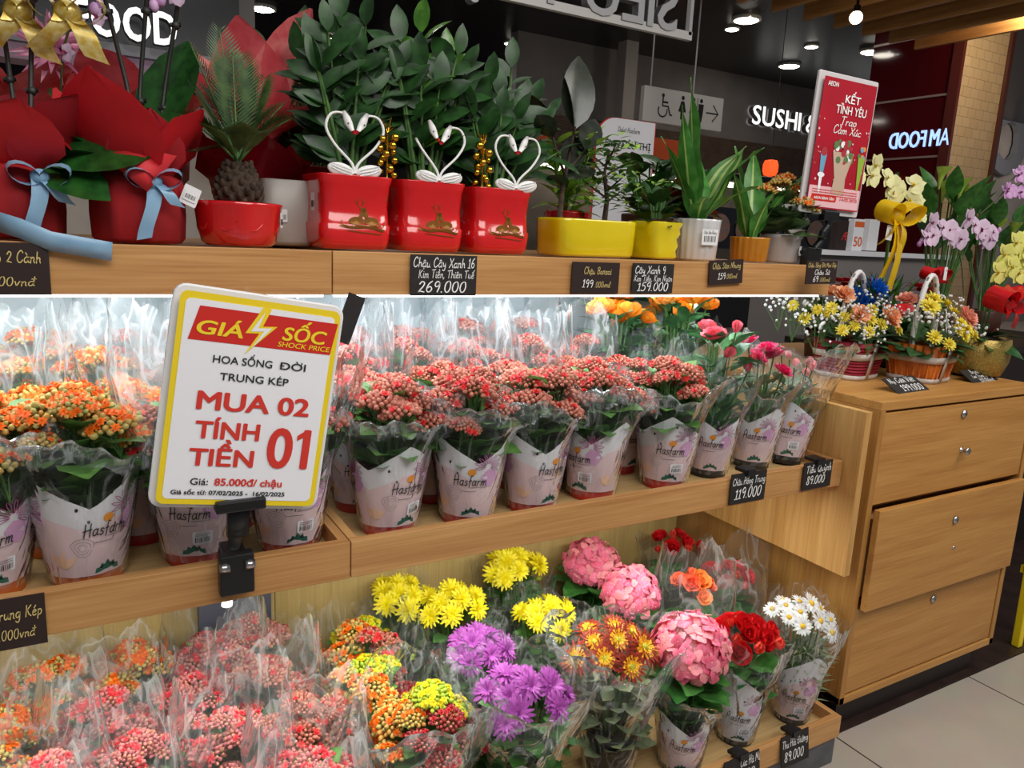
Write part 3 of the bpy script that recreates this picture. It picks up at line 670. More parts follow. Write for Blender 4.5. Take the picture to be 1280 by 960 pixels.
b.put(poly_t([(0, 0), (.0016, .0003), (.0034, .0032), (.0028, .0052), (.0012, .0052), (.0012, .003)]), FACE, (U(.757), -.0089, Vv(.3)), 1); sg('TRUNG KÉP', .5, .4, .033, .4, 1, .014)
sg('MUA 02', .52, .535, .08, .66, 2, .032); sg('TÍNH', .385, .665, .076, .37, 2, .032); sg('TIỀN', .37, .79, .076, .37, 2, .032); sg('01', .755, .785, .185, .26, 2, .026)
b.put(poly_t([(U(.85), Vv(.603)), (U(.85), Vv(.63)), (U(.8), Vv(.655)), (U(.8), Vv(.63))]), FACE, (0, -.0089, 0), 2)
sg('Giá:', .26, .88, .03, .1, 1, .012); sg('85.000đ/ chậu', .545, .88, .032, .4, 2, .03); sg('Giá sốc từ: 07/02/2025 -  16/02/2025', .44, .925, .019, .66, 1, .03)
ob('lettering', b.mesh('lettering', [INKY, INKK, INKR], False), t)
t2 = thing('sign_clip', 'black plastic clip gripping the tray edge under the shock price sign', 'clip', (.227, 1.325, .9))
b = MB(); b.bx(-.04, .04, -.075, -.035, .125, .145); ob('jaw', b.mesh('jaw', BLACK, False), t2, bevel=.003)
b = MB(); b.box((-.002, -.05, .105), (.034, .018, .06), 0, ry(.05)); b.tube([(-.003, -.048, .09), (-.008, -.035, .05)], .011, 10); b.ell((-.003, -.045, .085), .016, 10, 8); ob('neck', b.mesh('neck', BLACK), t2)
b = MB(); b.bx(-.03, .028, -.028, -.004, -.045, .03); b.bx(-.02, .018, -.012, .045, .012, .03); b.bx(-.022, .02, .03, .042, -.03, .02); ob('clamp', b.mesh('clamp', BLACK, False), t2, bevel=.003)
for sx in (-1, 1):
    b = MB(); b.tube([(sx * .021 - .009, -.03, .01), (sx * .021 + .007, -.03, .01)], .008, 10); ob('spring', b.mesh('spring', STEEL), t2)

# ---------------------------------------------------------------- handwritten price cards
def card(label, loc, w, h, lines, m=CHALK, rot=(0, 0, 0), clip=False, group='price cards'):
    """lines: (text, x, y, height, width, ink) in card units -.5...5"""
    t = thing('price_card', label, 'price card', loc, rot=rot, group=group)
    b = MB(); b.bx(-w / 2, w / 2, 0, .003, -h / 2, h / 2); ob('board', b.mesh('board', m, False), t)
    b = MB()
    for s, x, y, hh, ww, ink in lines:
        b.put(hand_t(s, hh * h, ww * w if ww else None, pen=1.0 if hh > .2 else .95), FACE, (x * w, -.0012, y * h), ink)
    ob('handwriting', b.mesh('handwriting', [INKW, INKG], False), t)
    if clip:
        c = MB(); c.bx(-.02, .02, -.004, .034, h / 2 - .001, h / 2 + .008); c.bx(-.014, .014, -.007, 0, h / 2 - .008, h / 2 + .007); ob('clip', c.mesh('clip', BLACK, False), t)
    return t
def on_top(px, py): p = on_y(px, py, 1.442); return tuple(p)
def on_mid(px, py): p = on_y(px, py, 1.322); return tuple(p)
card('brown card with gold script on the top shelf edge beside the blue ribbon end', on_top(4, 336), .125, .082, [('Chậu Lộp 2 Cành', -.05, .12, .22, .92, 1), ('000vnđ', .1, -.32, .17, .5, 1)], CHALKB)
card('black chalk card reading 269.000 under the red square pots', on_top(555.5, 344.5), .149, .083, [('Chậu Cây Xanh 16', 0, .2, .23, .93, 0), ('Kim Tiền, Thiên Tuế', .04, -.06, .2, .86, 0), ('269.000', -.03, -.41, .27, .74, 0)])
card('brown card with gold script reading 199.000 under the yellow bonsai pot', on_top(745, 347.5), .134, .072, [('Chậu Bonsai', .03, .12, .22, .58, 1), ('199', -.17, -.3, .24, .24, 0), ('.000vnđ', .15, -.3, .19, .35, 1)], CHALKB)
card('black chalk card reading 159.000 under the wavy yellow pot', on_top(816.5, 348), .128, .071, [('Cây Xanh 9', -.08, .16, .26, .74, 0), ('Kim Tiền, Kim Ngân', 0, -.1, .2, .93, 0), ('159.000', 0, -.42, .28, .76, 0)])
card('brown card with gold script reading 159.000 under the mustard pot', on_top(908, 340), .118, .062, [('Chậu Sâm Nhung', 0, .15, .24, .84, 1), ('159', -.14, -.28, .26, .24, 0), ('.000vnđ', .16, -.28, .2, .34, 1)], CHALKB, rot=(0, -.06, 0))
card('brown card with white and gold writing reading 69.000 at the top shelf end', tuple(on_y(1027, 340.5, 1.40)), .108, .063, [('Chậu Sống Đời Mini Kép', 0, .22, .2, .92, 1), ('Châu Sứ', .02, -.1, .22, .5, 0), ('69', -.18, -.4, .24, .18, 0), ('.000vnđ', .12, -.4, .18, .36, 1)], CHALKB, rot=(0, -.03, -.12))
card('brown card with gold script on the middle tray edge below the orange kalanchoes', on_mid(14, 780), .093, .085, [('Đời Trung Kép', -.05, .1, .23, 1.0, 1), ('85.000vnđ', 0, -.3, .2, .7, 1)], CHALKB)
card('black chalk card reading 119.000 clipped to the middle tray edge', on_mid(935.5, 609), .128, .082, [('Châu Hồng Trung', 0, .13, .24, .92, 0), ('119.000', 0, -.33, .33, .76, 0)], clip=True)
card('black chalk card reading 89.000 clipped at the end of the middle tray', on_mid(1022, 593.5), .118, .078, [('Tiểu Quỳnh', .02, .12, .27, .86, 0), ('89.000', -.06, -.3, .3, .64, 0)], clip=True)
card('black chalk card reading 89.000 clipped at the end of the low tray', tuple(on_y(994, 935, 1.21)), .112, .088, [('Thu Hải Đường', 0, .12, .24, .92, 0), ('89.000', -.05, -.32, .3, .7, 0)], clip=True, rot=(-.15, 0, 0))
card('black chalk card half out of view on the low tray edge below the begonia', tuple(on_y(928, 962, 1.21)), .13, .075, [('Cúc Hà Mi', .22, .12, .3, .55, 0), ('89.000', 0, -.32, .3, .7, 0)], clip=True, rot=(-.15, 0, 0))
card('black chalk card reading 199.000 leaning before the orange basket', tuple(on_z(1132, 487, 1.076) + np.array([0, 0, .016])), .175, .075, [('Nụ Cười Việt', -.02, .14, .3, .8, 0), ('199.000', .06, -.36, .36, .66, 0)], rot=(-1.05, 0, .06))
card('small dark card with cramped white script before the gold pot', tuple(on_z(1224, 475, 1.076) + np.array([0, 0, .014])), .17, .07, [('Bouquet', 0, .2, .24, .42, 0), ('Lan Trung Thu', 0, -.1, .22, .62, 0), ('350.000vnđ', .08, -.4, .22, .55, 0)], rot=(-1.0, 0, .05))
# dark card hanging behind the sale sign
t = thing('hanging_card', 'dark blank card hanging under the top shelf behind the shock price sign', 'card', tuple(on_y(437, 397, 1.4)), rot=(0, .35, 0))
b = MB(); b.bx(-.017, .017, 0, .003, -.05, .045); ob('board', b.mesh('board', CHALK, False), t)
# ---------------------------------------------------------------- leaves and flowers
def prof_w(t, shape):
    if shape == 'oval': return np.sin(PI * np.clip(t, 0, 1) ** .85) ** .75
    if shape == 'lance': return np.sin(PI * np.clip(t, 0, 1) ** .7) ** .9
    if shape == 'obov': return np.sin(PI * np.clip(t, 0, 1) ** 1.35) ** .65
    if shape == 'strap': return np.minimum(1, np.minimum(t / .35 * .55 + .45, (1 - t) / .4)) ** .8
    if shape == 'petal': return np.sin(PI * np.clip(t, 0, 1) ** 1.25 * .93 + .06) ** .6
    return np.ones_like(t)
_lc = {}
def leaf_t(L, Wd, n=5, m=2, bend=.4, fold=.2, shape='oval', mats=None, wav=0, bend0=0):
    """leaf along +y, face up +z; bend in radians of droop over its length"""
    key = (L, Wd, n, m, bend, fold, shape, str(mats), wav, bend0)
    if key in _lc: return _lc[key]
    t = np.linspace(0, 1, n + 1); w = Wd / 2 * np.maximum(prof_w(t, shape), .04)
    ph = bend0 + bend * t; ds = L / n
    y = np.concatenate([[0], np.cumsum(np.cos(ph[:-1]) * ds)]); z = np.concatenate([[0], np.cumsum(-np.sin(ph[:-1]) * ds)])
    u = np.linspace(-1, 1, m + 1)
    P = np.zeros((n + 1, m + 1, 3))
    for j, uu in enumerate(u):
        P[:, j, 0] = uu * w; P[:, j, 1] = y; P[:, j, 2] = z + fold * abs(uu) * w + (wav * np.sin(t * 14 + uu * 2) * abs(uu) if wav else 0)
    b = MB(); b.grid(P, (lambda i, j: mats[j]) if mats else 0)
    _lc[key] = b.tmpl(); return _lc[key]
def rleaf(yaw, pitch=0, roll=0): return rz(yaw) @ rx(pitch) @ ry(roll)
GREENS = {}
def G_(name, a, b, rough=.4, trans=.18, sc=40, coat=0):
    if name not in GREENS: GREENS[name] = mat(name, a, rough, b, sc, trans=trans, coat=coat)
    return GREENS[name]
L_KAL = G_('kalanchoe_leaf', '4a7836', '6c9a4e'); L_KALD = G_('kalanchoe_lower_leaf', '3f5a34', '5c7848')
L_MUM = G_('mum_leaf', '2f5a26', '487634'); L_ZZ = G_('zz_leaf', '173514', '2a5522', .42, .1); L_ZZY = G_('zz_young_leaf', '3d6e22', '5f9231', .25)
L_HYD = G_('hydrangea_leaf', '2f6a2c', '4f8c40'); L_DARK = G_('rubber_leaf', '20281f', '34382c', .25, .05); L_PALM = G_('cycad_leaf', '24431f', '4d6a35', .4)
L_ROSE = G_('rose_leaf', '2c5530', '477848'); L_ORCH = G_('orchid_leaf', '183f18', '285a22', .25, .08); L_LIME = G_('lime_leaf', '7fae3a', 'a4c653', .4); L_GREY = G_('sage_leaf', '6c7a58', '8a9574', .6)
L_DRA = G_('dracaena_leaf', '3a7a2c', '559440', .35); L_DRAP = G_('dracaena_stripe', 'a3c060', 'bcd37c', .3); L_CALLA = G_('calla_leaf', '2b5c22', '437a32', .35)
STEMG = mat('green_stem', '54793a', .5, '3f6430', 30)
def petal(name, a, b=None, sc=60, trans=.2, rough=.55): return mat(name, a, rough, b or a, sc, trans=trans)
P_RED = petal('kal_red', 'ee3f37', 'd82a33'); P_BUDR = petal('kal_bud_salmon', 'd8957c', 'be6b58', 90); P_BUDR2 = petal('kal_bud_rose', 'd08670', 'ac584a', 90)
P_ORG = petal('kal_orange', 'ff8a14', 'f06d0c'); P_BUDG = petal('kal_bud_olive', 'b6b266', 'd0a85c', 90); P_BUDO = petal('kal_bud_amber', 'e2a049', 'd7c06a', 90)
P_YEL = petal('kal_yellow', 'f5e51c', 'e6d410'); P_BUDY = petal('kal_bud_lime', 'b9cc3a', '9bbb35', 90)
P_CRIM = petal('kal_crimson', 'd3222b', 'a91a24'); P_BUDC = petal('kal_bud_wine', 'b5403f', '8f3034', 90)
P_PINK = petal('kal_pink', 'f0494f', 'dd3646'); P_BUDP = petal('kal_bud_pink', 'df9088', 'c2646a', 90)
def fib(n, zmin=.1):
    i = np.arange(n) + .5; z = 1 - i / n * (1 - zmin); r = np.sqrt(1 - z * z); a = i * 2.399963
    return np.stack([r * np.cos(a), r * np.sin(a), z], 1)
_rs = {}
def rosette(r, m=0):
    """tiny double kalanchoe flower, facing +z"""
    b = MB()
    for k, (n, l, p) in enumerate(((7, r, .25), (6, r * .72, .7), (4, r * .45, 1.1))):
        for i in range(n): b.put(leaf_t(1, .62, 2, 2, .5, .25, 'petal'), rleaf(2 * PI * i / n + k * .4, p), (0, 0, .0012 * k), m, l)
    return b.tmpl()
ROS = rosette(.0095)
def kal_cluster(name, R, n, open_frac, mats, seed, flat=.75):
    """one umbrella-shaped head of buds (mats 0,1) and opened flowers (mat 2) on its stalks (mat 3)"""
    rnd = random.Random(seed); b = MB()
    P = fib(n, .12)
    for p in P:
        q = p * R * rnd.uniform(.88, 1.06) * np.array([1, 1, flat])
        if rnd.random() < open_frac and p[2] > .3:
            b.put(ROS, zto(p + np.array([0, 0, .5]), rnd.uniform(0, 6)), q + p * .003, 2, rnd.uniform(.85, 1.15) * R / .042)
        else:
            s = rnd.uniform(.0042, .0064) * (R / .042) ** .6
            b.ell(q, (s, s, s * 1.35), 6, 4, rnd.choice((0, 0, 1)), zto(p))
    for i in range(7):
        p = P[rnd.randrange(n)] * R * .9 * np.array([1, 1, flat]); b.tube([(0, 0, -R * 1.2), (p[0] * .35, p[1] * .35, -R * .3), p], .0016, 4, 3, False)
    return b.mesh(name, mats)
def mum_t(r, layers=((16, 1, .12), (14, .82, .45), (11, .6, .8), (7, .38, 1.15)), wid=.26, mats=(0,), n=3, seed=0, curl=.35):
    rnd = random.Random(seed); b = MB()
    for k, (c, l, p) in enumerate(layers):
        for i in range(c):
            m = mats[min(k, len(mats) - 1)]
            T = leaf_t(1, wid, n, 1, curl, 0, 'petal')
            if isinstance(m, tuple): T = (T[0], T[1], [m[min(f, len(m) - 1)] for f in range(len(T[1]))])
            b.put(T, rleaf(2 * PI * (i + .5 * (k % 2)) / c + rnd.uniform(-.1, .1), p + rnd.uniform(-.12, .12), rnd.uniform(-.3, .3)), (0, 0, r * .05 * k), None, l * r * rnd.uniform(.9, 1.08))
    return b
def cup_t(r, layers, wid=.95, m=0, seed=0, bend=-1.1):
    """cupped flower (rose, begonia, ranunculus): layers of (n, length, tilt)"""
    rnd = random.Random(seed); b = MB()
    for k, (c, l, p) in enumerate(layers):
        for i in range(c):
            b.put(leaf_t(1, wid, 4, 2, bend, .18, 'petal', bend0=0), rleaf(2 * PI * (i + .5 * (k % 2)) / c + rnd.uniform(-.15, .15) + k, p + rnd.uniform(-.08, .08), rnd.uniform(-.15, .15)), (0, 0, -r * .25 + k * r * .06), m, l * r)
    return b
ROSE_L = ((5, 1.0, .35), (5, .85, .75), (4, .68, 1.05), (3, .5, 1.3))
ROSE_BUD = ((3, 1.3, 1.15), (3, 1.2, 1.3), (2, 1.0, 1.4))
def hyd_head(name, R, mats, seed, n=230):
    rnd = random.Random(seed); b = MB()
    P = fib(n, -.25)
    f = MB()
    for i in range(4): f.put(leaf_t(1, 1.1, 3, 2, .7, -.25, 'petal'), rleaf(PI / 2 * i, .12), (0, 0, 0), 0, 1)
    f.ell((0, 0, .06), .1, 5, 4, 2); FT = f.tmpl()
    for p in P:
        k = rnd.uniform(.82, 1.07); q = p * R * k * np.array([1, 1, .82])
        b.put(FT, zto(p + np.array([rnd.uniform(-.6, .6), rnd.uniform(-.6, .6), rnd.uniform(-.2, .6)]), rnd.uniform(0, 6)), q, {0: rnd.choice((0, 0, 1)), 2: 2}, R * .17 * rnd.uniform(.85, 1.15))
    b.ell((0, 0, 0), (R * .74, R * .74, R * .58), 12, 8, 1)
    b.tube([(0, 0, -R * .5), (0, 0, -R * 2)], .004, 6, 3)
    return b.mesh(name, mats)
def orchid_t(r, m=0, lip=1, seed=0):
    """moth orchid bloom facing +z"""
    b = MB()
    for a in (0, 2.15, -2.15): b.put(leaf_t(1, .62, 4, 2, .25, .1, 'oval'), rleaf(a, .1), (0, 0, -.02 * r), m, r)
    for a in (1.25, -1.25): b.put(leaf_t(1, 1.15, 4, 4, .3, .12, 'oval'), rleaf(a, .12), (0, 0, .02 * r), m, r * .98)
    b.put(leaf_t(.5, .4, 3, 2, -.9, .5, 'obov'), rleaf(PI, .5), (0, 0, .06 * r), lip, r)
    for a in (2.5, -2.5): b.put(leaf_t(.3, .22, 2, 2, -1.2, .3, 'oval'), rleaf(a, .8), (0, 0, .06 * r), lip, r)
    b.ell((0, 0, .1 * r), (.09 * r, .09 * r, .12 * r), 6, 5, lip)
    return b

# ---------------------------------------------------------------- sleeved pots
def pot_mesh(name, m, r0=.049, r1=.066, h=.125):
    b = MB(); b.lathe([(.001, 0), (r0, 0), (r0 + .001, .003), (r1 - .002, h - .014), (r1 + .002, h - .013), (r1 + .003, h), (r1 - .002, h), (r1 - .004, h - .02), (.001, h - .02)], 28, 0)
    b.M = [1 if i >= 28 * 7 else 0 for i in range(len(b.F))]
    return b.mesh(name, [m, SOIL])
POTM = {k: mat('pot_' + k, c, .4) for k, c in (('red', 'b52a22'), ('orange', 'd0661f'), ('black', '1d1c1f'), ('brown', '4a2a20'))}
POT = {k: pot_mesh('grow_pot', m) for k, m in POTM.items()}
WR_W = mat('wrap_white', 'e3e0e6', .45, trans=.1); WR_P = mat('wrap_pale_pink', 'e8ccd0', .45, trans=.1); WR_M = mat('wrap_mauve', 'cf9cc6', .45); WR_L = mat('wrap_line', 'a65a86', .5)
WR_G = mat('wrap_green', '1f6a58', .5); WR_O = mat('wrap_orange', 'e0902e', .5); WR_K = mat('wrap_script', '1d2226', .5); WR_S = mat('wrap_sketch', '8b8088', .5); WR_OL = mat('wrap_peach', 'eec3a4', .5)
def rcone(z): return np.interp(z, [0, .02, .115, .128, .16, .24, .42], [.052, .0545, .0705, .0735, .075, .09, .108])
def sleeve_r(z, th, k): return rcone(z) * (1 + .025 * np.sin(2 * th + k) + .02 * np.sin(5 * th + k * 2) * np.clip((z - .1) / .1, 0, 1) + .012 * np.sin(11 * th + z * 40 + k))
def on_cone(T, th0, z0, k, off=.0008):
    """lay flat artwork (x, y) onto the sleeve round angle th0, height z0"""
    V, F, M = T
    z = z0 + V[:, 1]; r0 = .068
    th = th0 + V[:, 0] / r0
    r = sleeve_r(z, th, k) + off + V[:, 2]
    return (np.stack([r * np.cos(th), r * np.sin(th), z], 1), F, M)
def subdiv_poly(P, n=3):
    out = []
    for i in range(len(P)):
        a, b = np.array(P[i]), np.array(P[(i + 1) % len(P)])
        for t in np.linspace(0, 1, n, endpoint=False): out.append(a + (b - a) * t)
    return np.array(out)
def strip(T): return T
def blob_fan(P):
    P = np.asarray(P); c = P.mean(0); V = np.zeros((len(P) + 1, 3)); V[1:, :2] = P; V[0, :2] = c
    n = len(P); return (V, [(0, 1 + i, 1 + (i + 1) % n) for i in range(n)], [0] * n)
def wrap_mesh(k, high=False, label=True, tone=None, price=True):
    """printed lower band of a sleeve: white paper with blossoms, tuft and shop script"""
    b = MB(); nth, nz = 48, 7
    th = np.linspace(0, 2 * PI, nth, endpoint=False)
    saw = np.abs(((th / (2 * PI) * 3 + k * .37) % 1) * 2 - 1)
    zt = (.150 if not high else .19) + (.048 if not high else .07) * saw - .012
    G = np.zeros((nz, nth, 3))
    for i in range(nz):
        z = .024 + (zt - .024) * i / (nz - 1)
        r = sleeve_r(z, th, k) + .0006
        G[i] = np.stack([r * np.cos(th), r * np.sin(th), z], 1)
    seam = int((k * 13) % nth)
    b.grid(G, lambda i, j: 1 if (i < 4) else 0, cv=True)
    def art(T, a, z, m, o=.0016): 
        V, F, M = on_cone(T, a, z, k, o); b.add(V, F, m)
    for a0 in (0, 2 * PI / 3, 4 * PI / 3):
        a0 = a0 - PI / 2 + k * .0
        # blossom outline with mauve blob below
        c = np.array([.022, .128 if not high else .15])
        pet = []
        art(blob_fan(subdiv_poly([(.03, -.035), (.014, -.03), (.006, -.012), (.018, .004), (.034, .0), (.044, -.016)], 2)), a0 + .25, c[1] - .005, 2, .0014)
        for i in range(9):
            an = -.5 + i * .48
            st = [(0.006 * math.cos(an), .006 * math.sin(an)), (.018 * math.cos(an - .13), .018 * math.sin(an - .13)), (.026 * math.cos(an), .026 * math.sin(an)), (.018 * math.cos(an + .13), .018 * math.sin(an + .13)), (.006 * math.cos(an), .006 * math.sin(an))]
            V, F = ribbon2(_sm(st, 2), .0012); V = V + np.array([.024, 0, 0]); art((V, F, [0] * len(F)), a0 + .18, c[1] + .005, 3)
        # sketched rose, peach leaves
        for r_ in (.006, .011, .016):
            aa = np.linspace(0, 6.0, 12); V, F = ribbon2(np.stack([r_ * np.cos(aa) * (1 + .2 * np.sin(3 * aa)), r_ * np.sin(aa)], 1), .0007); art((V, F, [0] * len(F)), a0 - .45, .075, 6)
        for i in range(3):
            art(blob_fan(_sm([(0, 0), (.008, .012), (.004, .03), (-.004, .014), (0, 0)], 2)[:-1] @ rz(-.7 + i * .7)[:2, :2].T), a0 + 1.15, .04, 7, .0014)
        # dark green tuft at the foot
        tf = [(-.022, 0), (-.02, .008), (-.014, .006), (-.011, .015), (-.005, .011), (0, .02), (.005, .012), (.011, .016), (.013, .007), (.02, .009), (.022, 0)]
        art(blob_fan(np.array(tf)), a0 + .12, .028, 4, .0018)
        for s_, zz in ((-.02, .118), (.012, .16), (-.034, .14)):
            art(disc_t(.0022, 8, .003), a0 + s_ / .068, zz, 5)
        art(blob_fan(np.stack([.008 * np.cos(np.linspace(0, 2 * PI, 12, endpoint=False)), .0075 * np.sin(np.linspace(0, 2 * PI, 12, endpoint=False))], 1)), a0 + .1, .121, 8, .0016)
        art(hand_t('Hasfarm', .021, .064, 1.0, .2), a0 + .05, .094, 5, .0034)
        for q in range(2):
            V, F = ribbon2([(x, 0) for x in np.linspace(-.014, .016, 6)], .0012); art((V, F, [0] * len(F)), a0 + .3 - .3 * q, .089 - .008 * q, 6)
        # stiff back seam showing the pot colour is left clear; price sticker with bars
    if price:
        a0 = -PI / 2 + .35
        art(rrect_t(.034, .024, .003, 3), a0, .058, 9, .0026)
        for i in range(9):
            V, F = ribbon2([(0, -.004), (0, .004)], .0008 + .0008 * (i % 3 == 0)); V = V + np.array([-.012 + i * .003, 0, 0]); art((V, F, [0] * len(F)), a0, .0545, 5, .003)
        for i in range(2):
            V, F = ribbon2([(x, 0) for x in np.linspace(-.012, .012, 4)], .0011); art((V, F, [0] * len(F)), a0, .066 - .0035 * i, 6, .003)
    return b.mesh('printed_wrap', [WR_W, WR_P if tone is None else tone, WR_M, WR_L, WR_G, WR_K, WR_S, WR_OL, WR_O, PAPER])
def film_mesh(kind, k, m):
    """clear film of a sleeve: 'fold' = rim turned out, 'tall' = stands up past the flowers, 'wide' = open bag for large bouquets"""
    rnd = random.Random(k * 7 + 3); b = MB(); nth = 56
    th = np.linspace(0, 2 * PI, nth, endpoint=False)
    if kind == 'fold':
        zr = [(.012, 0), (.06, 0), (.115, 0), (.15, 0), (.19, .004), (.225, .012), (.245, .02), (.254, .03), (.25, .04), (.238, .044), (.224, .042)]
    elif kind == 'tall':
        zr = [(.012, 0), (.06, 0), (.115, 0), (.16, 0), (.21, .012), (.26, .018), (.31, .018), (.35, .014), (.39, .004), (.43, -.004)]
    elif kind == 'crown':
        zr = [(.012, 0), (.06, 0), (.115, 0), (.16, 0), (.21, .006), (.25, .014), (.29, .02), (.32, .022), (.345, .024)]
    else:
        zr = [(.012, 0), (.06, 0), (.115, 0), (.16, .004), (.21, .016), (.26, .026), (.30, .032), (.33, .036), (.345, .042), (.342, .05), (.33, .054)]
    zmax = max(z for z, _ in zr)
    G = []
    lob = [rnd.uniform(0, 6) for _ in range(6)]
    for i, (z, dr) in enumerate(zr):
        u = np.clip((z - .12) / (zmax - .12), 0, 1)
        r = sleeve_r(min(z, .42), th, k) + .0022 + dr
        r = r * (1 + u * (.06 * np.sin(3 * th + lob[0]) + .035 * np.sin(7 * th + lob[1] + z * 20) + .02 * np.sin(13 * th + lob[2] - z * 60)))
        zz = z + u * (.022 * np.sin(2 * th + lob[3]) + .012 * np.sin(5 * th + lob[4]) + .005 * np.sin(17 * th + lob[5])) * (1.6 if kind in ('tall', 'crown') else 1)
        G.append(np.stack([r * np.cos(th), r * np.sin(th), zz], 1))
    b.grid(np.array(G), 0, cv=True)
    return b.mesh('sleeve', m)
WRAPS = [wrap_mesh(k, price=(k % 2 == 0)) for k in range(4)] + [wrap_mesh(4, True), wrap_mesh(5, True, tone=WR_W)]
FILMS = {(kd, k): film_mesh(kd, k, FILMH if kd == 'tall' else FILM) for kd in ('fold', 'tall', 'crown', 'wide') for k in range(6)}
def whorl(name, m, seed, tiers, L, Wd, shape='oval', fold=.25, bend=.5, stems=True, mats=None, n=5, z0=.1, rr=.02, wav=0):
    """leafy body: tiers of (z, count, pitch, scale)"""
    rnd = random.Random(seed); b = MB()
    for z, c, p, s in tiers:
        for i in range(c):
            a = 2 * PI * (i + rnd.uniform(-.3, .3)) / c + z * 40
            st = np.array([rr * math.cos(a), rr * math.sin(a), z + rnd.uniform(-.012, .012)])
            b.put(leaf_t(L, Wd, n, 2, bend, fold, shape, None, wav), rleaf(a - PI / 2, p + rnd.uniform(-.25, .25), rnd.uniform(-.4, .4)), st, 0, s * rnd.uniform(.8, 1.15))
    if stems:
        zt = max(t[0] for t in tiers)
        for i in range(5):
            a = i * 1.256; b.tube([(.01 * math.cos(a), .01 * math.sin(a), z0), (.02 * math.cos(a), .02 * math.sin(a), zt)], .003, 5, 1, False)
    return b.mesh(name, mats or [m, STEMG])
KLEAF = [whorl('leaves', L_KAL, s, [(.115, 9, .75, .9), (.15, 9, .55, 1.0), (.185, 9, .5, 1.05), (.215, 8, .45, .9), (.245, 6, .8, .8)], .08, .062, 'oval', .2, .5, wav=.002) for s in range(3)]
KAL = {}
for nm, mats, of in (('red', [P_BUDR, P_BUDR2, P_RED, STEMG], .16), ('orange', [P_BUDG, P_BUDO, P_ORG, STEMG], .42), ('amber', [P_BUDO, P_BUDG, P_ORG, STEMG], .2), ('yellow', [P_BUDY, P_BUDY, P_YEL, STEMG], .4),
                     ('crimson', [P_BUDC, P_BUDR2, P_CRIM, STEMG], .25), ('pink', [P_BUDP, P_BUDR, P_PINK, STEMG], .24)):
    KAL[nm] = [kal_cluster('flower_cluster', .042, 80, of, mats, 11 * v + len(nm)) for v in range(3)]
def sleeved(label, loc, pot='red', kind='fold', k=0, cat='potted plant', name='potted_kalanchoe', group=None, turn=0.0, sc=1.0, lean=None, wrap=True):
    t = thing(name, label, cat, tuple(float(v) for v in loc), group=group)
    if lean: t.rotation_euler = (lean[0], lean[1], 0)
    t.scale = (sc, sc, sc)
    ob('pot', POT[pot], t)
    rot = math.atan2(-loc[1], -loc[0]) + PI / 2 + turn      # the printed side is turned to the aisle
    s = ob('sleeve', FILMS[kind, k], t, (0, 0, 0), (0, 0, rot))
    if wrap: ob('printed_wrap', WRAPS[k], s)
    return t
def add_kal(t, cols, seed, lift=0, spread=1.0, leaf=None, n=None, sc=1.0):
    rnd = random.Random(seed)
    ob('leaves', leaf or KLEAF[seed % 3], t, (0, 0, lift * .6), (0, 0, rnd.uniform(0, 6)))
    n = (n or 7) + 1
    for i in range(n):
        a = i * 2.399 + rnd.uniform(-.3, .3) + seed; r = .078 * math.sqrt((i + .35) / n) * spread
        c = cols[i % len(cols)] if not callable(cols) else cols(a, r)
        z = .278 - .95 * r * r / .078 + rnd.uniform(-.012, .012) + lift
        ob('flower_cluster', KAL[c][rnd.randrange(3)], t, (r * math.cos(a), r * math.sin(a), z), (-.28 * math.sin(a) * r / .08 * -1, .28 * math.cos(a) * r / .08, rnd.uniform(0, 6)), sc * rnd.uniform(.68, .98))
# ---------------------------------------------------------------- middle tray: kalanchoes and roses
NTH = ['first', 'second', 'third', 'fourth', 'fifth', 'sixth', 'seventh', 'eighth', 'ninth', 'tenth', 'eleventh', 'twelfth']
FR = 'sleeved pots in the front row of the middle tray'
front = [(-.145, 1.458, 'orange', 'orange', 'fold', 0, 'orange kalanchoe pot cut off by the photo edge, front row of the middle tray'),
         (.002, 1.445, 'orange', 'orange', 'fold', 1, 'orange kalanchoe in a turned-out sleeve, standing alone just beside the shock price sign'),
         (.182, 1.458, 'red', 'red', 'tall', 2, 'red kalanchoe pot mostly hidden behind the shock price sign'),
         (.352, 1.44, 'red', 'red', 'crown', 0, 'red kalanchoe in an upright sleeve between the shock price sign and the tray joint'),
         (.56, 1.445, 'red', 'red', 'fold', 2, 'red kalanchoe in a printed sleeve, first front pot past the tray joint'),
         (.74, 1.432, 'red', 'red', 'fold', 3, 'red kalanchoe in a printed sleeve, second front pot past the tray joint'),
         (.913, 1.44, 'red', 'red', 'fold', 1, 'red kalanchoe in a printed sleeve, third front pot past the tray joint'),
         (1.096, 1.455, 'red', 'red', 'fold', 0, 'red kalanchoe in a printed sleeve, fourth front pot past the tray joint'),
         (1.325, 1.447, 'red', 'red', 'fold', 2, 'red kalanchoe in a printed sleeve, fifth front pot, next to the potted roses')]
for i, (x, y, c, pt, kd, k, lb) in enumerate(front):
    t = sleeved(lb, (x, y, MIDZ), pt, kd, k, group=FR, turn=[0, .35, -.2, .1, .5, 0, .6, -.6, .1][i], sc=1.09)
    add_kal(t, [c], 20 + i, lift=.005 if kd == 'fold' else .0, spread=1.05, n=8)
row2 = [(-.06, 1.605, 'orange', 'orange'), (.10, 1.6, 'orange', 'red'), (.265, 1.598, 'red', 'red'), (.545, 1.6, 'red', 'red'), (.725, 1.59, 'red', 'red'), (.95, 1.61, 'red', 'red'), (1.125, 1.61, 'red', 'red'), (1.29, 1.6, 'red', 'red')]
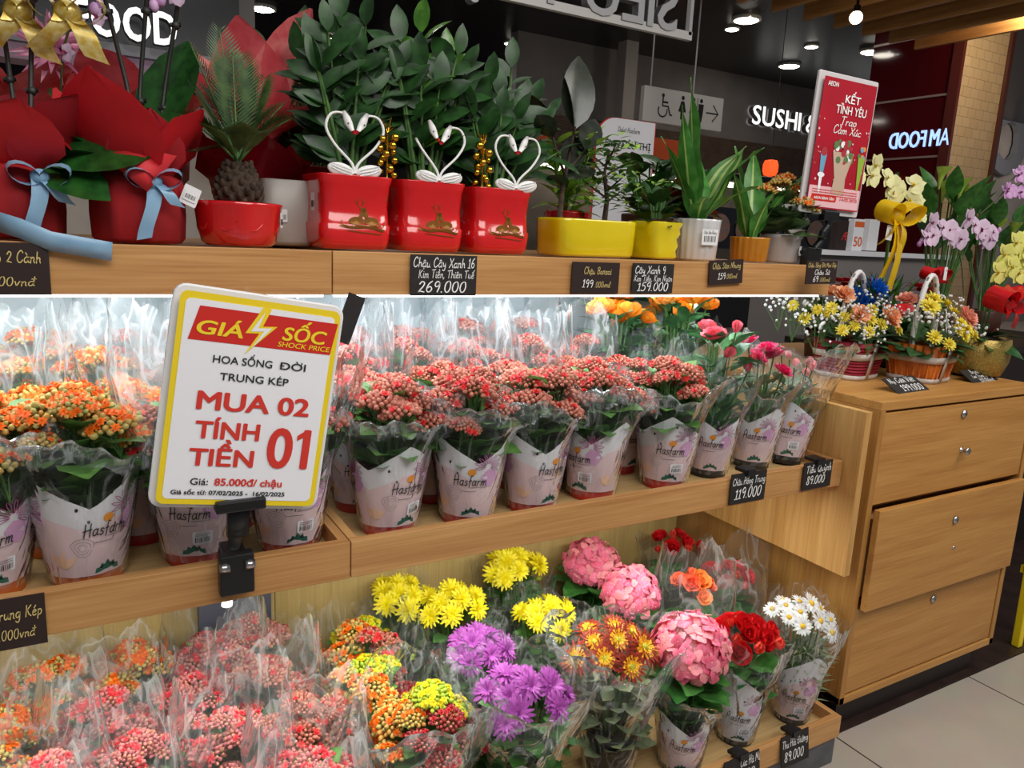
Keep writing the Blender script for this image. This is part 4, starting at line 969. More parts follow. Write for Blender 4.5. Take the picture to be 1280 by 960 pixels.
for i, (x, y, c, pt) in enumerate(row2):
    w = ('%s kalanchoe in the second row behind the shock price sign, %s from the photo edge' % (c, NTH[i])) if i < 3 else ('red kalanchoe in the second row of the middle tray, %s past the tray joint' % NTH[i - 3])
    t = sleeved(w, (x, y, MIDZ), pt, 'crown' if i % 2 else 'fold', i % 4, group='kalanchoes in the second row of the middle tray', turn=i * .7)
    add_kal(t, [c], 40 + i, lift=.02, n=6)
for r, (y, cols) in enumerate(((1.755, 9), (1.895, 9))):
    for i in range(cols):
        x = -.13 + i * .172 + .05 * r
        if XJ - .075 < x < XJ + .075: x = XJ + (.08 if x > XJ else -.08)
        if x > 1.28: continue
        c = 'orange' if x < .08 else 'red'
        t = sleeved('%s kalanchoe in a tall hazy sleeve, %s middle tray row, %s from the photo edge' % (c, ('third', 'fourth')[r], NTH[i]), (x, y, MIDZ), 'red', 'tall', (i + r) % 6, group='kalanchoes in tall sleeves at the back of the middle tray', turn=i, wrap=True)
        add_kal(t, [c], 60 + i + 20 * r, lift=.05 + .03 * r, n=5)

# potted roses
P_ROSEO = [petal('rose_orange', 'f59a1f', 'ee7f12'), petal('rose_apricot', 'f7b34a', 'f19a4a')]; P_ROSEP = petal('rose_coral', 'ea6a78', 'dc4a5c'); P_ROSEM = petal('rose_magenta', 'e22f6a', 'c91f5a'); P_ROSEL = petal('rose_bud_pink', 'e79a9a', 'd97f84')
def one(name, b, mats): return b.mesh(name, mats)
ROSE_ME = {'orange': [one('rose', cup_t(.048, ROSE_L, 1.05, 0, s), P_ROSEO[s % 2]) for s in range(3)],
           'coral': [one('rose', cup_t(.042, ((6, 1, .15), (6, .88, .45), (5, .7, .8), (4, .5, 1.15)), 1.0, 0, 5, -.8), P_ROSEP), one('rose_bud', cup_t(.026, ROSE_BUD, .9, 0, 6, -.7), P_ROSEP)],
           'magenta': [one('rose', cup_t(.034, ((6, 1, .1), (6, .85, .4), (5, .68, .75), (4, .5, 1.1)), .95, 0, s, -.6), P_ROSEM) for s in (7, 8)],
           'bud': [one('rose_bud', cup_t(.02, ROSE_BUD, .8, 0, 9, -.6), P_ROSEL)]}
RLEAF = [whorl('leaves', L_ROSE, 5 + s, [(.12, 11, .8, .9), (.16, 12, .6, 1), (.2, 12, .45, 1), (.24, 12, .35, 1), (.275, 11, .5, .9)], .075, .036, 'lance', .2, .4, rr=.035) for s in range(2)]
RLEAFB = whorl('leaves', L_GREY, 9, [(.11, 12, .9, 1), (.15, 12, .8, 1), (.19, 12, .7, 1), (.22, 10, .7, 1)], .05, .028, 'oval', .2, .4, rr=.03)
def rose_pot(label, loc, col, k, heads, kind='fold', pot='black', seed=0, name='potted_rose', leafm=None, **kw):
    t = sleeved(label, loc, pot, kind, k, name=name, **kw)
    ob('leaves', leafm or RLEAF[seed % 2], t, (0, 0, -.03), (0, 0, seed), (1.1, 1.1, max(h[2] for h in heads) / .285))
    rnd = random.Random(seed)
    for i, (dx, dy, dz, s, idx) in enumerate(heads):
        ms = ROSE_ME[col]; m = ms[idx % len(ms)]
        f = ob(m.name.split('.')[0], m, t, (dx, dy, dz), (rnd.uniform(.2, .7), rnd.uniform(-.5, .1), rnd.uniform(0, 6)), s)
        b = MB(); b.tube([(dx * .3, dy * .3, .13), (dx * .8, dy * .8, dz - .06), (dx, dy, dz - .008)], .0022, 5); ob('stem', b.mesh('stem', STEMG), t)
    return t
GR = 'potted roses on the middle tray'
rose_pot('coral rose in a black pot, first rose past the front row of kalanchoes', (1.507, 1.475, MIDZ), 'coral', 3, [(-.045, -.02, .39, 1, 0), (.045, -.01, .40, 1.05, 1), (-.02, -.05, .34, 1.1, 1), (.05, -.06, .30, .9, 1), (.0, .05, .4, .8, 0), (.1, -.03, .32, .8, 1)], 'crown', seed=1, group=GR)
rose_pot('magenta rose in a black pot above the 119.000 price card', (1.69, 1.485, MIDZ), 'magenta', 1, [(-.05, -.03, .325, 1, 0), (.0, -.01, .345, 1.1, 1), (.045, .0, .325, 1.1, 0), (.02, -.06, .29, 1, 1), (-.02, .04, .36, 1, 0)], 'fold', seed=2, group=GR, leafm=RLEAFB)
t = rose_pot('sleeved pot with small pale pink buds leaning at the end of the middle tray', (1.815, 1.475, MIDZ), 'bud', 2, [(-.06, -.04, .29, 1, 0), (-.02, -.05, .3, 1, 0), (.03, -.03, .285, 1.2, 0), (.06, .01, .26, 1.1, 0), (.08, .0, .22, 1, 0), (-.05, .02, .32, 1, 0), (.0, .03, .31, 1, 0)], 'wide', seed=3, group=GR, lean=(-.05, .1), leafm=RLEAFB)
for i, (x, y, n, z) in enumerate(((1.37, 1.755, 6, .40), (1.56, 1.7, 7, .425), (1.47, 1.89, 5, .43), (1.68, 1.87, 5, .41))):
    rnd = random.Random(90 + i)
    hs = [(.085 * math.cos(j * 2.4) * math.sqrt((j + .3) / n), .085 * math.sin(j * 2.4) * math.sqrt((j + .3) / n), z + rnd.uniform(-.03, .02), rnd.uniform(.85, 1.1), j) for j in range(n)]
    rose_pot('orange rose, %s' % ['in front of the pale back panel beside the red kalanchoes', 'directly behind the coral rose', 'against the back panel, second from the red kalanchoes', 'deepest in the tray corner near the end panel'][i], (x, y, MIDZ), 'orange', i % 4, hs, 'crown', 'black', seed=10 + i, group='orange roses at the back of the middle tray', sc=1.05)
# ---------------------------------------------------------------- low tray: bouquets in clear sleeves
P_MY = petal('mum_yellow', 'f6ea18', 'efdb0e'); P_MYC = petal('mum_yellow_centre', 'd9c512'); P_BUDGR = petal('bud_green', 'c3cf3a', '93b23a')
P_PU = petal('mum_purple', 'b659b4', '9c429c'); P_PU2 = petal('mum_lilac', 'd9a9de', 'c07fcb'); P_BZ = petal('mum_bronze', '86200f', 'a33416'); P_BZY = petal('mum_gold', 'f2c22a', 'e8a81c'); P_LG = petal('mum_green_eye', 'b9c23a')
P_HY = petal('hydrangea_pink', 'ee7d9b', 'e8607f'); P_HY2 = petal('hydrangea_blush', 'f29aa6', 'ee8a92'); P_HYC = petal('hydrangea_cream', 'efd9b0'); P_BEG = petal('begonia_red', 'dc1f22', 'c21218', rough=.4); P_BEG2 = petal('begonia_coral', 'ee5a4a', 'e2402f')
P_SAL = petal('begonia_salmon', 'f6855a', 'f06a4a'); P_SAL2 = petal('begonia_amber', 'f9a052', 'f58a3a'); P_WH = petal('daisy_white', 'f3f3f0', 'e8e8ea'); P_EYE = petal('daisy_eye', 'edc31e', 'd8a512', 200)
MUM = {'yellow': [mum_t(.036, seed=s, mats=(0, 0, 0, 0)).mesh('bloom', P_MY) for s in range(2)],
       'purple': [mum_t(.036, ((18, 1, .08), (16, .85, .35), (12, .6, .8)), .24, (0, 0, 1), seed=s).mesh('bloom', [P_PU, P_PU2]) for s in range(2)]}
for s in range(2):
    b = mum_t(.036, ((20, 1, .1), (18, .85, .32), (14, .62, .62), (8, .4, 1.0)), .15, ((1, 0, 0), (1, 1, 0), (1, 1, 0), (1,)), n=3, seed=s, curl=.2); b.ell((0, 0, .006), (.008, .008, .005), 8, 5, 2)
    MUM.setdefault('bronze', []).append(b.mesh('bloom', [P_BZ, P_BZY, P_LG]))
    b = mum_t(.027, ((15, 1, .1), (10, .92, .2)), .3, (0,), seed=s, curl=.25); b.ell((0, 0, .003), (.008, .008, .005), 10, 6, 1); MUM.setdefault('daisy', []).append(b.mesh('bloom', [P_WH, P_EYE]))
b = cup_t(.019, ((4, 1, 1.0), (4, .9, 1.25)), .7, 0, 3, -.7); MUMBUD = {'yellow': b.mesh('bud', P_BUDGR), 'purple': b.mesh('bud', P_PU2), 'bronze': b.mesh('bud', P_BZ), 'daisy': b.mesh('bud', P_WH)}
MLEAF = [whorl('leaves', L_MUM, 30 + s, [(.1, 12, .7, 1), (.14, 13, .6, 1), (.18, 13, .5, 1), (.22, 13, .4, 1), (.255, 11, .4, .9)], .065, .036, 'obov', .15, .5, rr=.035, wav=.003) for s in range(2)]
MLEAFG = whorl('leaves', L_GREY, 34, [(.07, 13, .7, 1), (.1, 13, .7, 1), (.14, 13, .6, 1), (.18, 13, .5, 1), (.22, 12, .4, 1), (.25, 10, .4, .9)], .06, .032, 'obov', .15, .5, rr=.03)
FEATH = whorl('leaves', L_GREY, 36, [(.08 + .02 * i, 26, .8 - .05 * i, 1) for i in range(9)], .06, .007, 'lance', .1, .6, rr=.035, n=3)
HLEAF = whorl('leaves', L_HYD, 38, [(.13, 6, .9, .8), (.19, 6, .7, 1), (.24, 7, .5, 1.05), (.275, 6, .35, 1.05)], .105, .078, 'oval', .2, .45, rr=.02, wav=.003, n=7)
BLEAF = whorl('leaves', L_HYD, 39, [(.12, 8, .6, .9), (.17, 8, .5, 1), (.22, 8, .4, 1)], .085, .065, 'oval', .2, .5, rr=.025, wav=.003, n=6)
def at_px(px, py, z): p = on_z(px, py, z); return (float(p[0]), float(p[1]), BOTZ)
def mum_pot(label, loc, col, seed, n, kind='wide', k=0, zh=.32, rad=.085, pot='black', leaf=None, group=None, sc=1.0, fs=1.0, nb=8, lift=0, wrap=True, tilt=.5):
    t = sleeved(label, loc, pot, kind, k, name='potted_daisy' if col == 'daisy' else 'potted_chrysanthemum', group=group, sc=sc, wrap=wrap)
    rnd = random.Random(seed)
    ob('leaves', leaf or MLEAF[seed % 2], t, (0, 0, lift), (0, 0, seed), (1.15, 1.15, 1 + lift))
    for i in range(n + nb):
        isb = i >= n
        a = i * 2.399 + seed + rnd.uniform(-.25, .25); r = rad * math.sqrt((i % n + .4) / n) * (1.05 if isb else 1)
        z = zh - (.45 * r * r / rad) + rnd.uniform(-.012, .012) - (.02 if isb else 0) + lift
        x, y = r * math.cos(a), r * math.sin(a)
        d = np.array([x * 4, y * 4 - .3, rad * 5 * (1 - tilt) + .1])
        e = Matrix(zto(d, rnd.uniform(0, 6)).tolist()).to_euler()
        m = MUMBUD[col] if isb else MUM[col][rnd.randrange(2)]
        ob('bud' if isb else 'bloom', m, t, (x, y, z), e, fs * rnd.uniform(.85, 1.12) * (1 if not isb else rnd.uniform(.6, 1)))
    b = MB()
    for i in range(12):
        a = i * 2.4; r = rad * math.sqrt((i + .4) / 12); b.tube([(r * .3 * math.cos(a), r * .3 * math.sin(a), .11), (r * .9 * math.cos(a), r * .9 * math.sin(a), zh - (.45 * r * r / rad) - .012 + lift)], .0022, 5, 0, False)
    ob('stems', b.mesh('stems', STEMG), t)
    return t
def hyd_pot(label, loc, R, zh, seed, kind='fold', off=(0, 0), k=4, pot='black', sc=1.0, group=None):
    t = sleeved(label, loc, pot, kind, k, name='potted_hydrangea', group=group, sc=sc)
    ob('leaves', HLEAF, t, (0, 0, .0), (0, 0, seed * 1.3))
    ob('flower_head', hyd_head('flower_head', R, [P_HY, P_HY2, P_HYC, STEMG], seed), t, (off[0], off[1], zh), (.25, -.1, 0))
    return t
BEG = {'red': [cup_t(.034, ((6, 1, .3), (6, .85, .65), (5, .65, .95), (4, .45, 1.25)), 1.1, 0, s).mesh('bloom', P_BEG if s else [P_BEG]) for s in range(2)], 'coral': [cup_t(.03, ((4, 1, .8), (4, .9, 1.1)), .8, 0, 4).mesh('bloom', P_BEG2)],
       'salmon': [cup_t(.034, ((5, 1, .25), (5, .8, .6), (4, .55, 1)), 1.1, 0, s).mesh('bloom', [P_SAL, P_SAL2][s]) for s in range(2)]}
def beg_pot(label, loc, cols, seed, n, zh, rad=.08, kind='wide', k=5, pot='black', fs=1.0, wrap=True, group=None):
    t = sleeved(label, loc, pot, kind, k, name='potted_begonia', group=group, wrap=wrap)
    ob('leaves', BLEAF, t, (0, 0, .02), (0, 0, seed)); rnd = random.Random(seed)
    for i in range(n):
        a = i * 2.399 + seed; r = rad * math.sqrt((i + .4) / n); x, y = r * math.cos(a), r * math.sin(a)
        ms = BEG[cols[i % len(cols)]]
        ob('bloom', ms[rnd.randrange(len(ms))], t, (x, y, zh - (.45 * r * r / rad) + rnd.uniform(-.012, .012)), Matrix(zto((x * 5, y * 5 - .25, .35), rnd.uniform(0, 6)).tolist()).to_euler(), fs * rnd.uniform(.85, 1.15))
    return t
LG = 'sleeved bouquets on the low tray'
hyd_pot('big pink hydrangea head in front, between the bronze and the red flowers', (1.345, 1.31, BOTZ), .1, .345, 1, 'fold', (.0, -.0), 3, group=LG)
hyd_pot('round pink hydrangea head, middle one, directly behind the bronze chrysanthemums', (1.36, 1.585, BOTZ), .085, .375, 2, 'fold', (0, 0), 1, group=LG)
hyd_pot('pink hydrangea head at the back, just under the middle tray edge', (1.41, 1.84, BOTZ), .088, .345, 3, 'fold', (0, 0), 2, group=LG)
beg_pot('bright red begonia in a clear sleeve between the hydrangea and the daisies', (1.575, 1.33, BOTZ), ['red', 'red', 'coral'], 3, 18, .345, .088, 'crown', 5, group=LG, fs=1.12)
mum_pot('white daisies in a clear sleeve at the end of the low tray by the cabinet', (1.80, 1.325, BOTZ), 'daisy', 5, 15, 'crown', 4, .365, .095, leaf=FEATH, group=LG, nb=12, fs=1.08)
mum_pot('bronze and gold spider chrysanthemums in front, beside the large hydrangea', (1.155, 1.375, BOTZ), 'bronze', 8, 12, 'wide', 1, .33, .095, leaf=MLEAFG, group=LG, nb=14, fs=1.08, lift=.01, wrap=False, sc=1.16)
mum_pot('purple chrysanthemums in a round clear sleeve at the front of the tray', (.865, 1.345, BOTZ), 'purple', 11, 13, 'wide', 2, .315, .1, group=LG, fs=1.0, nb=10, sc=1.14)
mum_pot('purple chrysanthemums behind the round sleeve of purple ones', (.84, 1.535, BOTZ), 'purple', 14, 11, 'crown', 3, .36, .085, group=LG, fs=1.05, nb=6, lift=.02)
mum_pot('yellow chrysanthemums in a loose clear sleeve, beside the bronze ones', (1.105, 1.62, BOTZ), 'yellow', 17, 10, 'wide', 0, .365, .09, group=LG, fs=1.0, nb=14)
mum_pot('yellow chrysanthemums further back, behind the purple ones', (.88, 1.75, BOTZ), 'yellow', 21, 12, 'crown', 1, .375, .09, group=LG, fs=1.0, nb=14, lift=.02)
mum_pot('yellow chrysanthemums deepest in the tray, under the middle tray edge', (1.13, 1.86, BOTZ), 'yellow', 24, 12, 'crown', 2, .38, .09, group=LG, fs=1.05, nb=12, lift=.03)
mum_pot('yellow chrysanthemums next to the mixed kalanchoes at the back panel', (.765, 1.86, BOTZ), 'yellow', 27, 10, 'crown', 3, .37, .085, group=LG, fs=.95, nb=14, lift=.02)
beg_pot('salmon orange begonia in a tall clear sleeve behind the large hydrangea', (1.60, 1.565, BOTZ), ['salmon'], 5, 7, .37, .06, 'tall', 2, group=LG, fs=1.1)
beg_pot('dark red begonia in a clear sleeve behind the daisies', (1.79, 1.60, BOTZ), ['red', 'coral'], 8, 12, .36, .08, 'tall', 3, group=LG)
beg_pot('red begonia deepest in the tray corner beside the cabinet', (1.76, 1.83, BOTZ), ['coral', 'red'], 9, 10, .38, .08, 'crown', 1, group=LG)
def wedge(cs): return lambda a, r: cs[int(((a / (2 * PI)) % 1) * len(cs)) % len(cs)]
MX = 'kalanchoes of mixed colours in one sleeve'
for i, (x, y, lb, kd, cs) in enumerate(((.625, 1.365, 'mixed orange, red and yellow kalanchoes at the front next to the purple chrysanthemums', 'wide', ['yellow', 'yellow', 'amber', 'amber', 'amber', 'crimson', 'crimson', 'crimson']),
                                    (.56, 1.545, 'mixed orange, red and yellow kalanchoes in the second row', 'crown', ['yellow', 'yellow', 'amber', 'amber', 'amber', 'crimson']),
                                    (.60, 1.725, 'mixed orange, red and yellow kalanchoes at the back by the pale back panel', 'crown', ['yellow', 'yellow', 'amber', 'amber', 'red', 'red']))):
    t = sleeved(lb, (x, y, BOTZ), 'black', kd, i, group=MX, sc=1.12)
    add_kal(t, wedge(cs), 120 + i, lift=.04, spread=1.35, n=14, sc=1.02)
low = []
rows = [(1.335, [-.16, .015, .19, .355], ['orange', 'pink', 'pink', 'pink']), (1.505, [-.10, .07, .245, .40], ['pink', 'pink', 'pink', 'red']),
        (1.67, [-.16, .01, .18, .35], ['orange', 'pink', 'pink', 'red']), (1.835, [-.09, .08, .26, .44 - .09], ['orange', 'orange', 'pink', 'red'])]
for r, (y, xs, cs) in enumerate(rows):
    for i, (x, c) in enumerate(zip(xs, cs)):
        t = sleeved('%s kalanchoe under film, %s low tray row, %s from the photo edge' % ('orange' if c == 'orange' else 'pinkish red' if c == 'pink' else 'red', NTH[r], NTH[i]), (x, y, BOTZ), 'black', 'tall' if (r + i) % 2 else 'crown', (i + r) % 6, group='kalanchoes under hazy sleeves on the low tray', turn=r + i, sc=1.05)
        add_kal(t, [c], 140 + 5 * r + i, lift=.03 + .012 * r, spread=1.15, n=9)
# ---------------------------------------------------------------- top shelf: potted plants
GLZ = lambda n, a, b=None: mat(n, a, .16, b or a, 8, coat=.6)
C_RED = GLZ('glaze_red', 'c9161b', 'd41f20'); C_YEL = GLZ('glaze_yellow', 'd9c40f', 'e2cc18'); C_WHT = GLZ('glaze_white', 'd6d6d8', 'e2e2e4'); C_MUS = GLZ('glaze_mustard', 'b9761a', 'c6851f'); C_GRY = GLZ('glaze_grey', 'bdbdbf', 'a9a9ad')
GOLD = mat('gold', 'd8a637', .22, metal=1); GOLDD = mat('gold_print', '8a5a1c', .45, metal=.5); SWAN = mat('swan_white', 'f0efee', .35); BEAK = mat('beak_red', 'c81e28', .4); BARK = mat('bark', '4c3a2c', .9, '2e241c', 60, bump=.6)
FABR = mat('red_fleece', 'a30d17', .85, '8a0a13', 14, bump=.25); TISS = mat('red_tissue', 'd8202c', .6, 'c41522', 10, trans=.3); TISSD = mat('dark_red_tissue', 'b01522', .65, '981020', 10, trans=.25)
RIB = mat('blue_ribbon', '8fb4d0', .35, '7ea6c6', 20); RIBG = mat('gold_ribbon', 'd9b84a', .3, 'efdf9a', 90, metal=.35, trans=.25); RIBY = mat('yellow_ribbon', 'f2cb12', .35, 'e6ba08', 20, trans=.2); RIBR = mat('red_ribbon', 'd3161e', .3, 'b80f18', 20, trans=.15)
ROD = mat('dark_rod', '23221f', .5); TAGW = mat('tag_white', 'e6e6e8', .5)
def sq_fn(p): return lambda a, u: (np.abs(np.cos(a)) ** p + np.abs(np.sin(a)) ** p) ** (-1 / p)
def dome(b, r, z, m, seg=20, fn=None, h=.01):
    b.lathe([(r, z), (r * .7, z + h * .7), (r * .35, z + h), (.0005, z + h * 1.1)], seg, m, fn=fn)
def pot_part(t, prof, mats, fn=None, seg=48, soil_z=None, soil_r=None, soil_m=None, rot=0, name='pot', sc=(1, 1, 1)):
    b = MB(); b.lathe(prof, seg, 0, fn=fn); o = ob(name, b.mesh(name, mats), t, rot=(0, 0, rot), sc=sc)
    if soil_z is not None:
        b = MB(); dome(b, soil_r, soil_z, 0, 28, fn, .012); ob('soil', b.mesh('soil', soil_m or SOIL), t, rot=(0, 0, rot), sc=sc)
    return o
def sticker(t, loc, rot, w, h, bars=True, text=None, name='price_sticker'):
    b = MB(); b.put(rrect_t(w, h, .002, 3), FACE, (0, 0, 0), 0)
    if bars:
        for i in range(10): b.bx(-w * .36 + i * w * .075, -w * .36 + i * w * .075 + w * (.02 + .02 * (i % 3 == 0)), -.0006, -.0004, -h * .3, h * .08, 1)
    if text: b.put(hand_t(text, h * .22, w * .8), FACE, (0, -.0006, h * .2), 1)
    return ob(name, b.mesh(name, [TAGW, INKK], False), t, loc, rot)
def ribbon3(b, path, w, side, m=0):
    P = np.asarray(path, float); s = np.asarray(side, float); s = s / np.linalg.norm(s)
    s = s if s.ndim == 2 else np.tile(s, (len(P), 1))
    b.grid(np.stack([P - s * w / 2, P, P + s * w / 2], 1), m)
def bow(name, r, w, m, tails=((-.3, -1.6), (.35, -1.5))):
    """bow in the xz plane facing -y"""
    b = MB()
    for sx in (-1, 1):
        a = np.linspace(0, 2 * PI, 14)
        ribbon3(b, np.stack([sx * r * (.5 - .5 * np.cos(a)), -.25 * r * np.sin(a / 2) - .15 * r * np.sin(a), .35 * r * np.sin(a) + .2 * r * (1 - np.cos(a)) / 2], 1), w, (.15 * sx, 1, .25))
    for tx, tz in tails:
        u = np.linspace(0, 1, 8); ribbon3(b, np.stack([tx * r * u + .08 * r * np.sin(u * 5), -.1 * r - .18 * r * np.sin(u * PI), tz * r * u], 1), w, (1, .3, -.2 * np.sign(tx)))
    b.ell((0, -.05 * r, 0), (w * .55, w * .5, w * .5), 10, 7)
    return b.mesh(name, m)
def stalk(b, base, tip, sag, n=10):
    u = np.linspace(0, 1, n)[:, None]; base = np.array(base); tip = np.array(tip)
    return base + (tip - base) * u + np.array(sag) * (4 * u * (1 - u)) * .5

# --- ZZ plants
def zz_mesh(seed, n, H, spread, young=0, Ll=.092, xmin=-9):
    rnd = random.Random(seed); b = MB()
    for i in range(n):
        a = i * 2.399 + seed; h = H * rnd.uniform(.68, 1.0) if i else H
        r = spread * math.sqrt((i + .2) / n) * rnd.uniform(.8, 1.1)
        tip = np.array([max(r * math.cos(a), xmin), max(r * math.sin(a), -.035), h - r * .35]); base = np.array([.02 * math.cos(a), .02 * math.sin(a), 0])
        P = stalk(b, base, tip, (0, 0, h * .12), 12)
        b.tube(P, np.linspace(.006, .0022, 12), 6, 1)
        m = 2 if i < young else 0
        k = int(h / .028)
        for j in range(2, k + 1):
            u = j / k; q = u * 11; i0 = min(int(q), 10); pt = P[i0] + (P[i0 + 1] - P[i0]) * (q - i0); d = P[min(i0 + 1, 11)] - P[i0]; d /= np.linalg.norm(d)
            s = 1 if j % 2 else -1
            side = np.cross(d, [-.5 + rnd.uniform(-.5, .5), -1, .3 + rnd.uniform(-.5, .5)]); side /= np.linalg.norm(side)
            f = side * s * 1.0 + d * rnd.uniform(.6, 1.0)
            if j == k: f = d
            f /= np.linalg.norm(f); cv = np.array([-.45, -1, .7]) + np.array([rnd.uniform(-.7, .7), rnd.uniform(-.3, .5), rnd.uniform(-.3, .6)]); nrm = cv - f * (cv @ f); nrm /= np.linalg.norm(nrm) + 1e-9
            x = np.cross(f, nrm); R = np.stack([x, f, nrm], 1) @ ry(rnd.uniform(-.5, .5))
            b.put(leaf_t(Ll, Ll * .5, 5, 2, .35, .22, 'oval'), R, pt, m, rnd.uniform(.75, 1.1) * (1 - .15 * u))
    return b.mesh('foliage', [L_ZZ, STEMG, L_ZZY])
def deer_art():
    b = MB()
    def bl(cx, cz, rx_, rz_, rot=0):
        a = np.linspace(0, 2 * PI, 16, endpoint=False); P = np.stack([rx_ * np.cos(a), rz_ * np.sin(a)], 1); c, s = math.cos(rot), math.sin(rot)
        P = P @ np.array([[c, s], [-s, c]]); b.put(blob_fan(P + np.array([cx, cz])))
    def ln(pts, w): V, F = ribbon2(_sm(pts, 3), w); b.add(V, F)
    for x, s in ((-.012, 1), (.02, -1)):
        bl(x, -.004, .016, .008, .1 * s); bl(x + .012 * s, .009, .0045, .009, -.4 * s); bl(x + .017 * s, .018, .006, .0035, -.3 * s)
        ln([(x - .012, -.008), (x + .004, -.014), (x + .018, -.012)], .0025)
    for dx in (-1, 1): ln([(-.002, .02), (-.003 + dx * .006, .03), (-.002 + dx * .004, .04)], .0015); ln([(-.003 + dx * .006, .03), (-.003 + dx * .012, .035)], .0012)
    ln([(-.045, -.014), (-.02, -.018), (.01, -.016), (.045, -.022)], .005); ln([(-.03, -.024), (0, -.027), (.04, -.03)], .0018)
    for i in range(9): ln([(-.044 + i * .011, -.016), (-.042 + i * .011 + .003 * (i % 3), -.004 - .004 * (i % 2))], .0016)
    return b.tmpl()
DEER = deer_art()
def square_pot(label, loc, a, h, rotz, seed, H, spread, n, stick=False, young=0, group='red square pots with gold deer'):
    t = thing('potted_zz_plant', label, 'potted plant', loc, rotz, group)
    pr = [(.001, 0), (.86, 0), (.93, .012), (.97, .05 * h / .15), (.93, .35 * h), (.9, .6 * h), (.94, .86 * h), (1.0, .985 * h), (.99, h), (.95, h), (.92, h - .012), (.9, h - .03), (.001, h - .032)]
    b = MB(); b.lathe([(r * a if r > .01 else r, z) for r, z in pr], 64, 0, fn=sq_fn(7)); b.M = [1 if i >= 64 * 11 else 0 for i in range(len(b.F))]
    ob('pot', b.mesh('pot', [C_RED, SOIL]), t)
    V, F, M = DEER; V = V.copy(); k = a / .08; V[:, :2] *= k; zz = V[:, 1] + .42 * h
    rr = np.interp(zz, [z for r, z in pr[:9]], [r * a for r, z in pr[:9]])
    b = MB(); b.add(np.stack([V[:, 0] + a * .1, -rr - .0012, zz], 1), F, 0); ob('gold_deer_print', b.mesh('gold_deer_print', GOLDD, False), t)
    ob('foliage', zz_mesh(seed, n, H, spread, young, xmin=-.07), t, (0, 0, h - .03))
    if stick: sticker(t, (-a * 1.0 - .0015, -a * .45, h * .62), (0, 0, -PI / 2), .022, .034)
    return t
square_pot('largest red square pot with a green ZZ plant and price sticker, nearest the cycad', (.508, 1.58, TOPZ), .079, .145, .02, 3, .335, .17, 17, True)
square_pot('middle red square pot with a tall ZZ plant, above the 269.000 card', (.676, 1.58, TOPZ), .077, .145, .02, 8, .34, .13, 15, young=3)
square_pot('red square pot with a ZZ plant beside the yellow bonsai pot', (.844, 1.58, TOPZ), .077, .142, .02, 14, .265, .17, 17)
t = thing('potted_zz_plant', 'plain red pot with a dark ZZ plant behind the largest red square pot', 'potted plant', (.50, 1.83, TOPZ))
pot_part(t, [(.001, 0), (.06, 0), (.066, .02), (.062, .09), (.07, .17), (.068, .175), (.06, .17), (.058, .15), (.001, .15)], C_RED, sq_fn(5), 48)
ob('foliage', zz_mesh(23, 10, .30, .2), t, (0, 0, .15)); sticker(t, (-.068, -.03, .1), (0, 0, -PI / 2), .018, .03)
t = thing('potted_zz_plant', 'dark ZZ plant at the back between the red square pots and the rubber plant', 'potted plant', (1.02, 1.86, TOPZ))
pot_part(t, [(.001, 0), (.06, 0), (.07, .13), (.068, .135), (.06, .12), (.001, .12)], POTM['brown']); ob('foliage', zz_mesh(31, 11, .38, .2), t, (0, 0, .1))

# --- swan heart ornaments and gold berry picks
def swan(label, loc, sc, rotz, broken=False):
    t = thing('swan_ornament', label, 'ornament', loc, rotz, 'white swan heart ornaments'); t.scale = (sc * 1.32, sc, sc)
    for s in (-1, 1):
        g = bpy.data.objects.new('swan', None); COL.objects.link(g); g.parent = t
        if broken and s < 0: P = _sm([(0, 0, 0), (s * .006, 0, .022), (s * .03, 0, .058), (s * .042, 0, .08)], 4)
        else: P = _sm([(0, 0, 0), (s * .006, 0, .02), (s * .03, 0, .05), (s * .043, 0, .08), (s * .036, 0, .104), (s * .02, 0, .108), (s * .010, 0, .097)], 4)
        b = MB(); b.tube(P, .0022, 8); ob('neck', b.mesh('neck', SWAN), g)
        b = MB(); hp = np.array([s * .010, 0, .09]); 
        if broken and s < 0: hp = np.array([s * .012, 0, .096])
        b.tube([hp + (s * .008, 0, .022), hp + (s * .003, 0, .01), hp, hp + (-s * .006, 0, -.012)], [.0028, .0055, .0062, .003], 10); b.ell(hp + np.array([s * .002, -.0062, .0]), .0013, 6, 5, 1); ob('head', b.mesh('head', [SWAN, BLACK]), g)
        b = MB(); q = hp + np.array([-s * .006, 0, -.012]); b.tube([q, q + (-s * .003, 0, -.004), q + (-s * .0035, 0, -.006)], [.0035, .003, .001], 8); ob('beak', b.mesh('beak', BEAK), g)
        b = MB(); b.ell((s * .021, 0, .004), (.021, .006, .0135), 14, 8, 0, ry(-s * .35))
        for q in range(3): b.tube(_sm([(s * .006, -.006, -.004 + .005 * q), (s * .022, -.008, .0 + .006 * q), (s * .036, -.005, .008 + .004 * q)], 3), .0008, 5)
        ob('wing', b.mesh('wing', SWAN), g)
    b = MB(); b.tube([(0, .003, .01), (0, .014, -.02), (0, .03, -.04)], .0018, 6); ob('pick', b.mesh('pick', SWAN), t)
    return t
swan('white swan pair forming a heart in the largest red square pot', (.503, 1.508, TOPZ + .148), 1.03, .02)
swan('white swan heart with a gap, one neck broken off, in the middle red pot', (.685, 1.508, TOPZ + .148), 1.0, .02, True)
swan('small white swan pair forming a heart in the red pot beside the bonsai', (.872, 1.508, TOPZ + .145), 1.0, .02)
